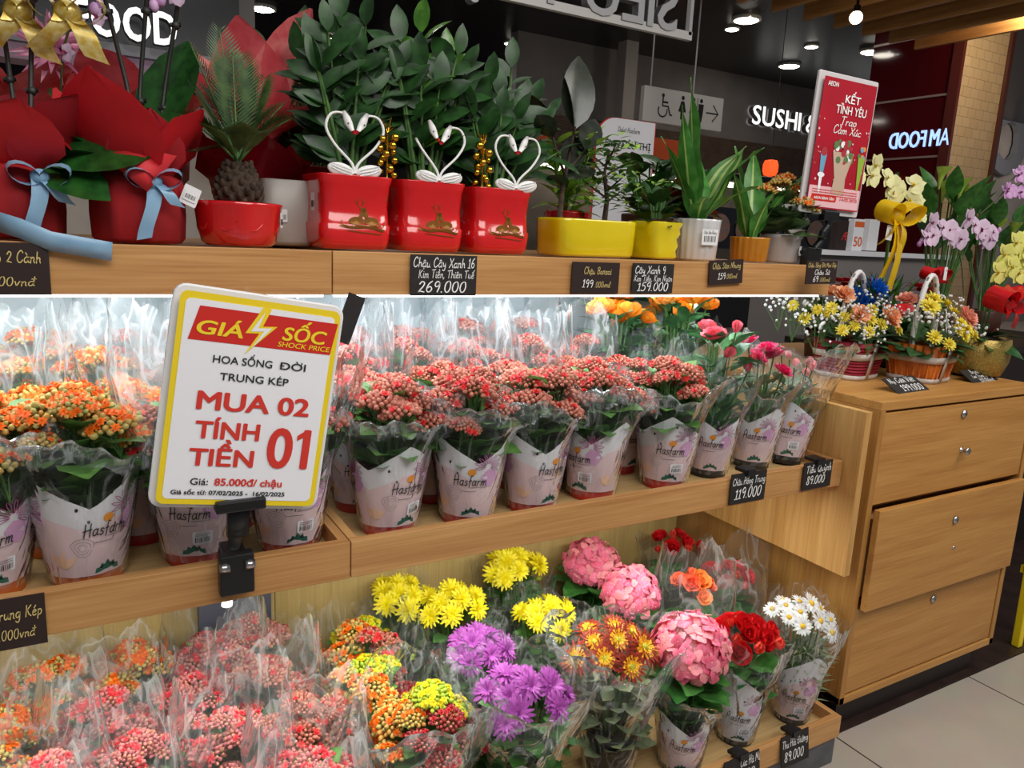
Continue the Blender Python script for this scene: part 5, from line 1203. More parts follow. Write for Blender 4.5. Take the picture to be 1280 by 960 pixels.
def berry(label, loc, n, h, seed):
    t = thing('gold_berry_pick', label, 'ornament', loc, group='gold berry picks'); rnd = random.Random(seed)
    b = MB(); b.tube([(0, 0, -.05), (0, 0, h)], .002, 6)
    for i in range(9): b.tube([(0, 0, h), (rnd.uniform(-.012, .012), rnd.uniform(-.01, .01), h + rnd.uniform(.01, .03))], .0012, 4)
    ob('wire', b.mesh('wire', GOLD), t)
    for i in range(n):
        a = i * 2.399; b = MB(); b.ell((0, 0, 0), .0085, 10, 8)
        if i == 0: me = b.mesh('berry', GOLD)
        ob('berry', me, t, (.015 * math.cos(a), .015 * math.sin(a), h * (i + .5) / n), sc=rnd.uniform(.8, 1.1))
berry('gold berry pick at the corner of the largest red square pot', (.572, 1.515, TOPZ + .148), 15, .085, 1)
berry('gold berry pick between the middle red pot and the swan beside it', (.79, 1.515, TOPZ + .14), 13, .09, 2)

# --- cycad
t = thing('potted_cycad', 'small cycad with feathery fronds and scaly trunk in a round red bowl', 'potted plant', (.285, 1.53, TOPZ))
pot_part(t, [(.001, 0), (.058, 0), (.066, .006), (.073, .03), (.078, .072), (.080, .078), (.076, .08), (.072, .072), (.001, .07)], C_RED, lambda a, u: 1 + .012 * np.cos(8 * a) * (1 if u < .6 else 0))
b = MB()
for i in range(9):
    a = i * 2 * PI / 9; b.tube(_sm([(.0705 * math.cos(a - .3), .0705 * math.sin(a - .3), .045), (.073 * math.cos(a), .073 * math.sin(a), .028), (.0735 * math.cos(a + .3), .0735 * math.sin(a + .3), .045)], 4), .0016, 5)
ob('petal_relief', b.mesh('petal_relief', C_RED), t); sticker(t, (.072, -.03, .05), (0, 0, 1.1), .018, .028)
b = MB(); b.lathe([(.02, .06), (.036, .075), (.04, .1), (.033, .13), (.018, .15), (.001, .155)], 20)
for i in range(70):
    a = i * 2.399; z = .075 + .075 * i / 70; r = np.interp(z, [.06, .1, .15], [.035, .041, .02]); b.ell((r * math.cos(a), r * math.sin(a), z), (.006, .006, .011), 6, 5, 0, rz(a) @ ry(.5))
ob('trunk', b.mesh('trunk', BARK), t)
for i in range(11):
    a = [1.9, 2.7, 2.3, 1.2, .7, .2, 3.4, 4.2, 5.0, 5.8, 1.6][i]; el = [1.35, 1.2, 1.0, 1.25, 1.1, .9, .6, .5, .55, .7, 1.45][i]; L = [.25, .22, .17, .22, .19, .15, .13, .1, .1, .13, .2][i]
    P = stalk(None, (0, 0, .15), (L * math.cos(el) * math.cos(a), L * math.cos(el) * math.sin(a), .15 + L * math.sin(el)), (0, 0, .02), 14)
    b = MB(); b.tube(P, np.linspace(.0028, .001, 14), 5, 1)
    for j in range(26):
        u = .18 + .82 * j / 26; q = u * 13; k = min(int(q), 12); pt = P[k] + (P[k + 1] - P[k]) * (q - k); d = P[k + 1] - P[k]; d /= np.linalg.norm(d); side = np.cross(d, [0, 0, 1.]); side /= np.linalg.norm(side) + 1e-9; up = np.cross(side, d)
        for s in (-1, 1):
            f = d * .75 + side * s * .8 + up * .25; f /= np.linalg.norm(f); n_ = np.cross(side * s, f); n_ = up - f * (up @ f); n_ /= np.linalg.norm(n_); R = np.stack([np.cross(f, n_), f, n_], 1)
            b.put(leaf_t(.055, .0055, 2, 1, .25, 0, 'lance'), R, pt, 0, math.sin(PI * (.12 + .8 * u)) * 1.05)
    ob('frond', b.mesh('frond', [L_PALM, STEMG]), t)

# --- gift wrapped orchids in red cloth
def gift(label, loc, seed, rods, leaves, bowpos, wrap_r=.078, collar=True):
    t = thing('wrapped_orchid', label, 'potted plant', loc, group='red gift-wrapped orchids'); rnd = random.Random(seed)
    b = MB(); b.lathe([(.001, 0), (wrap_r * .88, 0), (wrap_r * .97, .008), (wrap_r, .05), (wrap_r * .98, .095), (wrap_r * .95, .11), (wrap_r * .6, .125), (.001, .128)], 56, 0, fn=lambda a, u: 1 + .018 * np.sin(9 * a + seed) + .012 * np.sin(17 * a))
    ob('cloth_wrap', b.mesh('cloth_wrap', FABR), t)
    n = 9
    for i in range(n):
        a = 2 * PI * i / n + seed * .7
        b = MB(); L = rnd.uniform(.13, .2); b.put(leaf_t(L, L * .95, 5, 4, -.35 + rnd.uniform(-.2, .5), .12, 'oval', None, .006), rleaf(a - PI / 2, rnd.uniform(.75, 1.25), rnd.uniform(-.3, .3)), (wrap_r * .55 * math.cos(a), wrap_r * .55 * math.sin(a), .1), 0)
        ob('paper_sheet', b.mesh('paper_sheet', [TISS, TISSD][i % 2]), t)
    for (a, L, p, bd, *ro) in leaves:
        b = MB(); b.put(leaf_t(L, L * .48, 7, 4, bd, .12, 'obov'), rleaf(a - PI / 2, p, ro[0] if ro else 0), (.02 * math.cos(a), .02 * math.sin(a), .13), 0); ob('leaf', b.mesh('leaf', L_ORCH), t)
    for (x0, y0, x1, y1, h) in rods:
        b = MB(); b.tube([(x0, y0, .1), (x0 * .6 + x1 * .4, y0 * .6 + y1 * .4, .1 + h * .45), (x1, y1, .1 + h)], .0038, 8)
        for k in (.35, .72): 
            q = np.array([x0 + (x1 - x0) * k, y0 + (y1 - y0) * k, .1 + h * k]); b.tube([q + (-.009, 0, 0), q + (.009, 0, .003)], .004, 8); b.ell(q, (.0075, .0075, .008), 8, 6)
        ob('support_rod', b.mesh('support_rod', ROD), t)
    if bowpos is not None: ob('ribbon_bow', bow('ribbon_bow', .044, .026, RIB, ((-.35, -2.2), (.9, -.9))), t, bowpos)
    return t
gift('red cloth wrapped orchid with a pale blue ribbon, cut off by the photo edge', (-.075, 1.545, TOPZ), 1, [(.0, 0, -.03, .0, .42), (.03, .0, .06, .03, .40), (.02, .03, -.01, .06, .45)], [(-.5, .22, .2, .35, .9), (-.75, .17, -.2, .5, .6), (2.5, .17, .8, .4)], (.045, -.076, .1))
gift('red cloth wrapped orchid tied with a pale blue bow, beside the cycad', (.115, 1.54, TOPZ), 2, [(.02, .02, -.05, .05, .40), (.0, .04, .045, .06, .42), (.03, .04, .10, .07, .40)], [(3.5, .15, .25, .5), (3.2, .15, .5, .4), (.75, .27, 1.15, .1), (2.4, .2, .85, .3), (.0, .16, .5, .4)], (.02, -.08, .105))
t = thing('paper_flap', 'bright red folded paper corner standing over the blue bow', 'gift wrap', (.108, 1.462, TOPZ + .155)); PF = np.array([on_y(*q, yy) for q, yy in (((142, 190), 1.47), ((181, 186), 1.455), ((221, 195), 1.47), ((150, 212), 1.452), ((182, 215), 1.438), ((205, 216), 1.452), ((166, 226), 1.45), ((184, 240), 1.44), ((192, 230), 1.448))]).reshape(3, 3, 3) - np.array([.108, 1.462, TOPZ + .155]); b = MB(); b.grid(PF); ob('sheet', b.mesh('sheet', mat('paper_bright_red', 'e2333b', .6, trans=.2)), t, solid=.0008)
t = thing('price_tag', 'white barcode price tag hanging on the red wrapping beside the cycad', 'price tag', (.196, 1.49, TOPZ + .085), rot=(0, .4, .2)); b = MB(); slab(b, .03, .034, .002, .0008, 0, FACE); ob('card', b.mesh('card', TAGW, False), t); sticker(t, (0, -.0014, 0), (0, 0, 0), .024, .02, True, None, 'barcode')
t = thing('ribbon_end', 'loose pale blue ribbon end lying over the top shelf edge', 'ribbon', (.0, 1.44, TOPZ)); b = MB(); ribbon3(b, [(-.1, .03, .03), (-.06, .0, .018), (-.02, -.006, .0), (.03, -.008, -.008), (.065, -.006, -.014)], .032, (.1, -.25, 1)); ob('band', b.mesh('band', RIB), t, solid=.0006)
# gold bows on the rods
for lb, p in (('gold glitter bow tied to a rod at the upper photo corner', on_y(22, 15, 1.55)), ('gold glitter bow tied to a rod above the second wrapped orchid', on_y(84, 16, 1.53))):
    t = thing('gold_bow', lb, 'ribbon', tuple(p), group='gold glitter bows'); ob('bow', bow('bow', .055, .04, RIBG, ((-.7, -1.1), (.8, -1.25))), t, sc=1.0)
# pink cellophane rosette and white and pink orchid blooms at the corner
P_ORW = petal('orchid_white', 'e9dfe6', 'e2cfdc', 40); P_ORP = petal('orchid_pale_violet', 'e3cfe2', 'd8b9d6', 40); P_ORL = petal('orchid_lip', '9a2f5e', '7e2450'); P_ORY = petal('orchid_lemon', 'e9e58c', 'dede70', 40); P_ORC = petal('orchid_cream', 'ece8b4', 'e2e0a0', 40); P_ORV = petal('orchid_violet', 'dcb4dc', 'c98fca', 40)
ORC = {k: orchid_t(.04).mesh('orchid_bloom', [m, P_ORL if k not in ('lemon', 'cream') else mat('lip_' + k, 'd6b92e')]) for k, m in (('white', P_ORW), ('pale', P_ORP), ('lemon', P_ORY), ('cream', P_ORC), ('violet', P_ORV))}
b = MB(); rnd = random.Random(4)
for i in range(34):
    a = i * 2.399; b.put(leaf_t(.075, .014, 3, 2, rnd.uniform(-.3, .4), .5, 'lance'), rleaf(a, rnd.uniform(-.1, 1.1), rnd.uniform(-.6, .6)), (0, 0, 0), 0)
q = on_y(65, 62, 1.75); t = thing('cellophane_rosette', 'shiny pale pink cellophane rosette between the rods', 'ribbon', tuple(q), rot=(1.2, 0, 0)); ob('strips', b.mesh('strips', mat('cellophane_pink', 'd99ab4', .15, 'b86a8e', 30, trans=.3)), t)
def bloom_stem(label, pts, kind, blooms, bs=1.0, name='orchid_spray', group=None, buds=2, facing=(-.45, -1, .1)):
    """arching orchid stem with separate blooms; pts in world space"""
    P = _sm([tuple(p) for p in pts], 5); o = P[0]
    t = thing(name, label, 'flower', tuple(o), group=group)
    b = MB(); b.tube(P - o, .0025, 6); ob('stem', b.mesh('stem', mat('orchid_stem', '4e4a2c', .5)), t); rnd = random.Random(len(pts) * 7 + blooms)
    for i in range(blooms):
        u = .35 + .62 * i / max(1, blooms - 1); k = int(u * (len(P) - 1)); d = np.array(facing) + np.array([rnd.uniform(-.5, .5), rnd.uniform(-.1, .1), rnd.uniform(-.4, .4)])
        pos = P[k] - o + np.array([rnd.uniform(-.022, .022), -.02, rnd.uniform(-.025, .025)]) * bs
        ob('bloom', ORC[kind], t, pos, Matrix(zto(d, 0).tolist()).to_euler(), bs * rnd.uniform(.85, 1.1))
    for i in range(buds):
        b = MB(); b.ell(P[-1] - o + np.array([.012 * i, -.004, .012 * i]), (.009, .009, .012), 8, 6); ob('bud', b.mesh('bud', P_BUDGR if kind in ('lemon', 'cream') else P_ORV), t)
    return t
bloom_stem('pale orchid blooms hanging in the upper corner before the glowing letters', [on_y(75, 130, 1.7), on_y(80, 60, 1.68), on_y(95, 22, 1.66), on_y(118, 12, 1.64)], 'pale', 3, .5)
bloom_stem('pink orchid bud stem hanging down from above the glowing letters', [on_y(215, -30, 1.6), on_y(205, -5, 1.6), on_y(192, 8, 1.6)], 'pale', 1, .6)

# --- pink aglaonemas in red cellophane at the back
P_AG = petal('aglaonema_pink', 'ef7078', 'e0505a', 26, trans=.25); P_AG2 = petal('aglaonema_rose', 'ee8a88', 'dd5a60', 26, trans=.25)
def aglaonema(label, loc, seed, leaves, sc=1.0):
    t = thing('potted_aglaonema', label, 'potted plant', loc, group='pink-leaved plants at the back of the top shelf'); rnd = random.Random(seed)
    pot_part(t, [(.001, 0), (.06, 0), (.072, .12), (.07, .125), (.062, .11), (.001, .11)], TISSD)
    for i, (a, p, L) in enumerate(leaves):
        b = MB(); z0 = .14 + rnd.uniform(0, .05)
        b.tube([(0, 0, .1), (.03 * math.cos(a), .03 * math.sin(a), z0 + .05)], .004, 6, 1)
        b.put(leaf_t(L, L * .62, 8, 4, .5, .12, 'oval', None, .004), rleaf(a - PI / 2, p, rnd.uniform(-.3, .3)), (.03 * math.cos(a), .03 * math.sin(a), z0 + .05), 0); ob('leaf', b.mesh('leaf', [[P_AG, P_AG2][i % 2], STEMG]), t)
    for i in range(7):
        a = i * .9 + seed; b = MB(); L = .2; b.put(leaf_t(L, L * .8, 5, 4, -.2, .2, 'oval', None, .012), rleaf(a - PI / 2, rnd.uniform(.9, 1.3), 0), (.05 * math.cos(a), .05 * math.sin(a), .05), 0); ob('cellophane_sheet', b.mesh('cellophane_sheet', mat('red_cellophane', 'b3182c', .12, '8f1022', 9, trans=.35)), t)
    return t
aglaonema('pink-leaved aglaonema rising tallest behind the cycad fronds', (.385, 1.80, TOPZ), 1, [(4.1, 1.4, .27), (5.5, 1.42, .28), (3.4, .9, .22), (5.9, .8, .2), (4.0, .6, .18), (5.2, .5, .17), (.8, 1.1, .2), (2.4, 1.2, .24)])
aglaonema('pink-leaved aglaonema low behind the wrapped orchids', (.14, 1.84, TOPZ), 2, [(4.2, .8, .2), (5.2, .9, .2), (3.4, .7, .18), (6.0, .7, .18), (1.5, 1.0, .2)])
aglaonema('pink-leaved aglaonema in the upper corner behind the gold bow', (-.1, 1.86, TOPZ), 3, [(4.4, .9, .2), (5.4, .8, .2), (3.6, .6, .18), (6.1, .6, .18)])
t = thing('planter_box', 'plain pale grey planter box behind the cycad and the red pots', 'planter', (.405, 1.66, TOPZ)); b = MB(); b.lathe([(.001, 0), (.05, 0), (.055, .01), (.058, .13), (.055, .132), (.05, .12), (.001, .12)], 40, 0, fn=sq_fn(6)); ob('box', b.mesh('box', mat('planter_grey', 'a9a39c', .4)), t)
b = MB(); dome(b, .048, .118, 0); ob('soil', b.mesh('soil', SOIL), t); sticker(t, (-.02, -.0585, .06), (0, 0, 0), .016, .026)

# --- bonsai pots
t = thing('bonsai_pot', 'long glossy yellow pot with a rubber plant and a little tree', 'potted plant', (1.115, 1.57, TOPZ), .1)
def rect_fn(ax, ay, p): return lambda a, u: 1.0 / ((np.abs(np.cos(a)) / ax) ** p + (np.abs(np.sin(a)) / ay) ** p) ** (1 / p)
b = MB(); b.lathe([(.001, 0), (.93, 0), (.97, .006), (1.0, .08), (1.0, .086), (.97, .088), (.95, .075), (.001, .074)], 64, 0, fn=rect_fn(.125, .062, 6)); ob('pot', b.mesh('pot', C_YEL), t)
b = MB(); dome(b, .94, .074, 0, 40, rect_fn(.125, .062, 6), .012); ob('moss', b.mesh('moss', MOSS), t)
b = MB(); b.tube([(-.09, 0, .07), (-.085, 0, .16), (-.07, .0, .24), (-.058, 0, .30)], [.007, .006, .004, .003], 8); b.tube([(-.07, 0, .17), (-.11, 0, .24), (-.125, .01, .29)], [.004, .003, .002], 6); b.tube([(-.06, 0, .21), (-.03, -.01, .25)], [.003, .002], 6); ob('rubber_stem', b.mesh('rubber_stem', BARK), t)
for (x, y, z, a, p, L) in ((-.058, 0, .295, .75, 1.3, .19), (-.06, 0, .285, 1.9, 1.4, .14), (-.075, 0, .2, .5, .85, .14), (-.08, 0, .18, .2, .35, .13), (-.12, 0, .27, 3.6, .4, .11), (-.115, .01, .29, 2.4, .9, .11), (-.07, 0, .16, 3.4, .3, .09), (-.03, -.01, .25, .6, .8, .13)):
    b = MB(); b.put(leaf_t(L, L * .46, 7, 4, .25, .15, 'oval'), rleaf(a - PI / 2, p, .5), (x, y, z), 0); ob('rubber_leaf', b.mesh('rubber_leaf', L_DARK), t)
b = MB(); b.tube([(.055, 0, .07), (.06, 0, .14), (.045, 0, .2), (.055, 0, .26)], [.008, .006, .004, .002], 7)
for i in range(9): a = i * 2.4; b.tube([(.055, 0, .13 + .014 * i), (.055 + .06 * math.cos(a), .06 * math.sin(a), .17 + .014 * i)], [.003, .0012], 5)
ob('tree_trunk', b.mesh('tree_trunk', BARK), t)
b = MB(); rnd = random.Random(12)
for i in range(230):
    a = rnd.uniform(0, 2 * PI); r = .085 * math.sqrt(rnd.random()); z = rnd.uniform(.12, .29); b.put(leaf_t(.03, .014, 3, 2, .4, .2, 'lance'), rleaf(a + rnd.uniform(-1, 1), rnd.uniform(-.3, .7), rnd.uniform(-.5, .5)), (.055 + r * math.cos(a), r * math.sin(a), z), 0 if rnd.random() < .7 else 1)
ob('foliage', b.mesh('foliage', [L_MUM, L_LIME]), t)
def leafy(label, loc, potm, m1, m2, H, R, L, n, seed, name='potted_foliage_plant', shape='lance', wfac=.3):
    t = thing(name, label, 'potted plant', loc); rnd = random.Random(seed)
    pot_part(t, [(.001, 0), (.055, 0), (.065, .11), (.063, .115), (.055, .1), (.001, .1)], potm)
    b = MB()
    for i in range(n):
        a = i * 2.399; u = rnd.random(); st = np.array([R * .3 * u * math.cos(a), R * .3 * u * math.sin(a), .1 + H * u * .75]); b.put(leaf_t(L, L * wfac, 5, 2, .7, .2, shape), rleaf(a, rnd.uniform(.1, 1.0), rnd.uniform(-.4, .4)), st, 0 if i % 3 else 1, rnd.uniform(.8, 1.1))
    for i in range(6): a = i * 1.05; b.tube([(.01 * math.cos(a), .01 * math.sin(a), .09), (R * .3 * math.cos(a), R * .3 * math.sin(a), .1 + H * .75)], .003, 5, 2)
    ob('foliage', b.mesh('foliage', [m1, m2, STEMG]), t); return t
leafy('bright lime leafy plant in a red pot at the back behind the bonsai', (1.24, 1.85, TOPZ), C_RED, L_LIME, G_('young_green', '5f9430', '7fb044'), .26, .2, .11, 60, 5)
leafy('dark green leafy plant behind the white ribbed pot', (1.50, 1.80, TOPZ), POTM['brown'], L_ZZ, L_MUM, .22, .2, .12, 46, 6, shape='oval', wfac=.45)
leafy('lime edged plant filling the gap behind the wavy yellow pot', (1.40, 1.70, TOPZ), POTM['brown'], L_MUM, L_LIME, .14, .16, .07, 60, 9, wfac=.4)
leafy('dark reddish green plant at the back between the two dracaenas', (1.68, 1.84, TOPZ), C_RED, L_ORCH, P_BZ, .2, .18, .11, 40, 7, shape='oval', wfac=.45)
# wavy yellow pot
t = thing('potted_succulent', 'small wavy bright yellow pot with clustered dark leaves', 'potted plant', (1.318, 1.555, TOPZ), .2)
pot_part(t, [(.001, 0), (.046, 0), (.05, .006), (.047, .02), (.052, .034), (.048, .05), (.054, .064), (.051, .076), (.057, .09), (.054, .093), (.048, .08), (.001, .078)], C_YEL, lambda a, u: sq_fn(5)(a, u) * (1 + .018 * np.sin(6 * a + u * 9)))
ob('foliage', whorl('foliage', L_ZZ, 50, [(.09, 9, .3, 1), (.11, 9, .5, 1), (.13, 8, .8, 1), (.15, 6, 1.0, .9)], .055, .034, 'oval', .2, .5), t)
# dracaenas
def dracaena(label, loc, prof, potm, fn, leaves, stick=None, seed=0, moss_r=.05):
    t = thing('potted_dracaena', label, 'potted plant', loc, group='striped dracaenas on the top shelf')
    h = max(z for r, z in prof); pot_part(t, prof, potm, fn, 72, h - .012, moss_r, MOSS)
    for (a, p, L, Wd, bd, rl) in leaves:
        b = MB(); b.put(leaf_t(L, Wd, 12, 9, bd, .22, 'lance', (0, 0, 1, 0, 1, 0, 0, 1, 0) if Wd > .1 else (0, 0, 0, 0, 1, 0, 0, 0, 0), .005), rleaf(a - PI / 2, p, rl), (.01 * math.cos(a), .01 * math.sin(a), h - .01), None); ob('leaf', b.mesh('leaf', [L_DRA, L_DRAP]), t)
    if stick: sticker(t, stick[0], stick[1], .05, .04, True, stick[2])
    return t
rib = lambda n, k: (lambda a, u: 1 + k * np.abs(np.sin(n * a / 2)) - k / 2)
dracaena('striped dracaena with one tall upright leaf in a white ribbed pot', (1.452, 1.545, TOPZ), [(.001, 0), (.05, 0), (.054, .004), (.06, .1), (.061, .105), (.057, .106), (.053, .095), (.001, .094)], C_WHT, rib(20, .06),
         [(2.6, 1.46, .365, .085, .0, .2), (.35, .95, .31, .125, .35, -.3), (.1, 1.05, .29, .1, .55, -.5), (2.9, 1.3, .30, .055, -.2, .5), (2.5, 1.25, .24, .05, .3, .4), (.9, 1.2, .22, .06, .4, .2), (4.0, .7, .16, .05, .7, .2), (-.8, .9, .17, .05, .6, -.2)], ((-.01, -.0625, .06), (0, 0, -.12), 'Chậu Sâm Nhung'))
dracaena('striped dracaena leaning out over a small mustard ribbed pot', (1.655, 1.545, TOPZ), [(.001, 0), (.044, 0), (.048, .004), (.052, .062), (.053, .066), (.049, .067), (.046, .058), (.001, .057)], C_MUS, rib(18, .06),
         [(.05, .78, .38, .055, .05, -.5), (2.2, 1.4, .26, .07, .1, .2), (.9, 1.3, .27, .07, .2, 0), (-.2, 1.1, .2, .06, .3, -.2), (2.9, 1.3, .2, .06, .2, .3), (.5, 1.1, .24, .06, .4, -.4), (4.4, 1.2, .15, .045, .4, .2)], moss_r=.044)
# orange kalanchoe in the grey pot
t = thing('potted_kalanchoe', 'orange kalanchoe with big dark leaves in a glossy pale grey pot', 'potted plant', (1.79, 1.555, TOPZ))
pot_part(t, [(.001, 0), (.046, 0), (.05, .005), (.056, .066), (.059, .07), (.059, .078), (.055, .08), (.052, .07), (.001, .068)], C_GRY); sticker(t, (.02, -.0575, .035), (0, 0, .35), .02, .026)
ob('leaves', whorl('leaves', L_KALD, 60, [(.075, 8, .35, 1.2), (.1, 8, .5, 1.2), (.13, 7, .6, 1), (.16, 5, .8, .8)], .085, .07, 'oval', .2, .5), t)
for i, (x, y, z, c) in enumerate(((-.03, -.0, .21, 'amber'), (.01, .02, .225, 'amber'), (.045, -.01, .2, 'amber'), (.01, -.05, .165, 'orange'), (.04, -.045, .15, 'orange'), (-.06, .02, .19, 'amber'))): ob('flower_cluster', KAL[c][i % 3], t, (x, y, z), (-.2, .1, i), .75)
# clip-on poster at the end of the top shelf
PQ = [on_y(1022, 88, 1.475), on_y(1089, 106, 1.475), on_y(1012, 261, 1.475), on_y(1076, 270, 1.475)]
pc = sum(PQ) / 4
t = thing('poster_stand', 'red flower poster in a clear frame clipped to the top shelf end', 'poster', tuple(pc), rot=(.02, .025, -.06))
PW_, PH_ = .235, .375
b = MB(); slab(b, PW_, PH_, .006, .008, 0, FACE, (0, .004, 0)); ob('frame', b.mesh('frame', mat('clear_frame', 'cfcacb', .2), False), t, bevel=.002)
MAG = mat('poster_red', 'b3182c', .3, 'a01426', 6); PNK = mat('poster_pink', 'e9b9bf', .4)
b = MB(); slab(b, PW_ * .88, PH_ * .92, .002, .0006, 0, FACE, (0, -.0048, .0)); slab(b, PW_ * .86, PH_ * .15, .002, .0005, 1, FACE, (0, -.0054, -PH_ * .375)); slab(b, PW_ * .42, PH_ * .045, .006, .0005, 2, FACE, (-PW_ * .17, -.006, -PH_ * .385))
ob('sheet', b.mesh('sheet', [MAG, PNK, INKRB], False), t)
b = MB(); pt = lambda T, x, z, m=0, y=-.0066: b.put(T, FACE, (x * PW_, y, z * PH_), m)
pt(text_t('AEON', .012, .02, 0, .04), -.3, .4); pt(text_t('KẾT', .02, .02, 0, .06), .06, .305); pt(text_t('TÌNH YÊU', .022, .01, 0, .12), .06, .225); pt(hand_t('Trao', .022, .06), .05, .15); pt(hand_t('Cảm Xúc', .022, .11), .05, .085)
pt(text_t('AEON BÌNH TÂN', .007, .02, 0, .08), -.17, -.395); pt(text_t('14.02.2025', .008, .01, 0, .07), .25, -.39, 1)
for i in range(3): pt(poly_t([(-.09, -.0008), (.09, -.0008), (.09, .0008), (-.09, .0008)]), 0, -.325 - .018 * i, 1)
ob('lettering', b.mesh('lettering', [INKW, INKR], False), t)
b = MB(); rnd = random.Random(3); pp = lambda T, x, z, m: b.put(T, FACE, (x * PW_, -.0062 - rnd.uniform(0, .0004), z * PH_), m)
pp(poly_t([(-.012, .0), (.012, .0), (.006, -.06), (-.006, -.06)]), -.28, -.07, 0); pp(disc_t(.012), -.28, -.055, 1); pp(poly_t([(-.006, 0), (.006, 0), (.004, -.045), (-.004, -.045)]), -.28, -.23, 2); pp(disc_t(.014, 10, .007), -.28, -.22, 2)
pp(poly_t([(-.042, .01), (.042, .01), (.022, -.06), (.026, -.105), (-.026, -.105), (-.022, -.06)]), .04, -.07, 3)
for i in range(26): pp(disc_t(rnd.uniform(.005, .01), 8), .04 + rnd.uniform(-.16, .16), -.03 + rnd.uniform(-.09, .07), rnd.choice((1, 1, 4, 4, 2)))
pp(poly_t([(-.014, 0), (.014, 0), (.004, -.09), (-.004, -.09)]), .36, -.06, 5)
for i in range(8): pp(disc_t(.007, 8), .36 + rnd.uniform(-.05, .05), -.04 + rnd.uniform(-.05, .06), rnd.choice((0, 6, 4)))
for i in range(30): pp(disc_t(rnd.uniform(.001, .004), 5), rnd.choice((-.4, .2, .42, -.1)) + rnd.uniform(-.06, .06), rnd.uniform(-.28, .3), 7)
ob('bouquet_picture', b.mesh('bouquet_picture', [mat('pic_blue', '6aa0c0'), mat('pic_rose', 'a83038'), PAPER, mat('pic_kraft', 'c2a893'), mat('pic_green', '5a7a4a'), mat('pic_lime', '8fb03a'), mat('pic_orange', 'e0903a'), PNK], False), t)
b = MB(); q = -PH_ / 2
b.bx(-.03, .03, -.01, .012, q - .018, q + .01); b.tube([(.0, 0, q - .01), (.0, .0, q - .03), (-.015, .0, q - .05), (-.02, .0, q - .075), (-.04, 0, q - .1)], [.012, .01, .011, .01, .012], 10); ob('clip_neck', b.mesh('clip_neck', BLACK, False), t, bevel=.002)
b = MB(); b.bx(-.075, -.02, -.012, .014, q - .147, q - .095); ob('clip_foot', b.mesh('clip_foot', BLACK, False), t, bevel=.002)
# ---------------------------------------------------------------- on the drawer cabinet: baskets, orchids, planters
CZ = 1.0755
P_CARN = petal('carnation_peach', 'f2a878', 'f7c096'); P_CARNP = petal('carnation_blush', 'f2b49a', 'ee9a88'); P_POM = petal('pompon_yellow', 'e9d535', 'f2e25a'); P_BLUE = petal('mum_blue', '1f78d0', '0f5ab8')
def ruffle_t(r, seed):
    b = MB(); rnd = random.Random(seed)
    for k, (n, l, p) in enumerate(((9, 1, .1), (9, .9, .45), (8, .75, .8), (6, .55, 1.1), (4, .35, 1.35))):
        for i in range(n): b.put(leaf_t(1, .75, 3, 4, -.5, .1, 'petal', None, .07), rleaf(2 * PI * i / n + rnd.uniform(-.2, .2) + k, p + rnd.uniform(-.15, .15), rnd.uniform(-.3, .3)), (0, 0, k * r * .06), 0, l * r)
    return b
CARN = [ruffle_t(.032, 1).mesh('carnation', P_CARN), ruffle_t(.032, 2).mesh('carnation', P_CARNP)]
POMME = mum_t(.017, ((14, 1, .1), (12, .85, .5), (9, .6, .9), (6, .4, 1.3)), .4, (0,), n=2, seed=1).mesh('pompon', P_POM)
BLUEME = mum_t(.05, ((20, 1, .05), (20, .95, .35), (16, .85, .65), (12, .7, .95), (8, .5, 1.25)), .22, (0,), seed=2, curl=-.2).mesh('blue_bloom', P_BLUE)
def gyps(seed, n=20, R=.05):
    b = MB(); rnd = random.Random(seed)
    for i in range(n):
        p = np.array([rnd.gauss(0, R * .5), rnd.gauss(0, R * .5), rnd.uniform(-.01, R)]); b.ell(p, rnd.uniform(.003, .0048), 6, 5, 0)
        if i % 2: b.tube([p, (0, 0, -R)], .0006, 3, 1, False)
    return b.mesh('babys_breath', [P_WH, STEMG])
GYP = [gyps(s) for s in range(3)]
BLEAFD = whorl('leaves', L_ROSE, 70, [(.11, 9, -.05, .9), (.125, 12, .2, 1), (.14, 10, .5, 1), (.155, 6, .8, .9)], .095, .06, 'oval', .15, .6, stems=False, rr=.06)
BW = mat('basket_band', 'cfc6be', .6, 'b9afa6', 40)
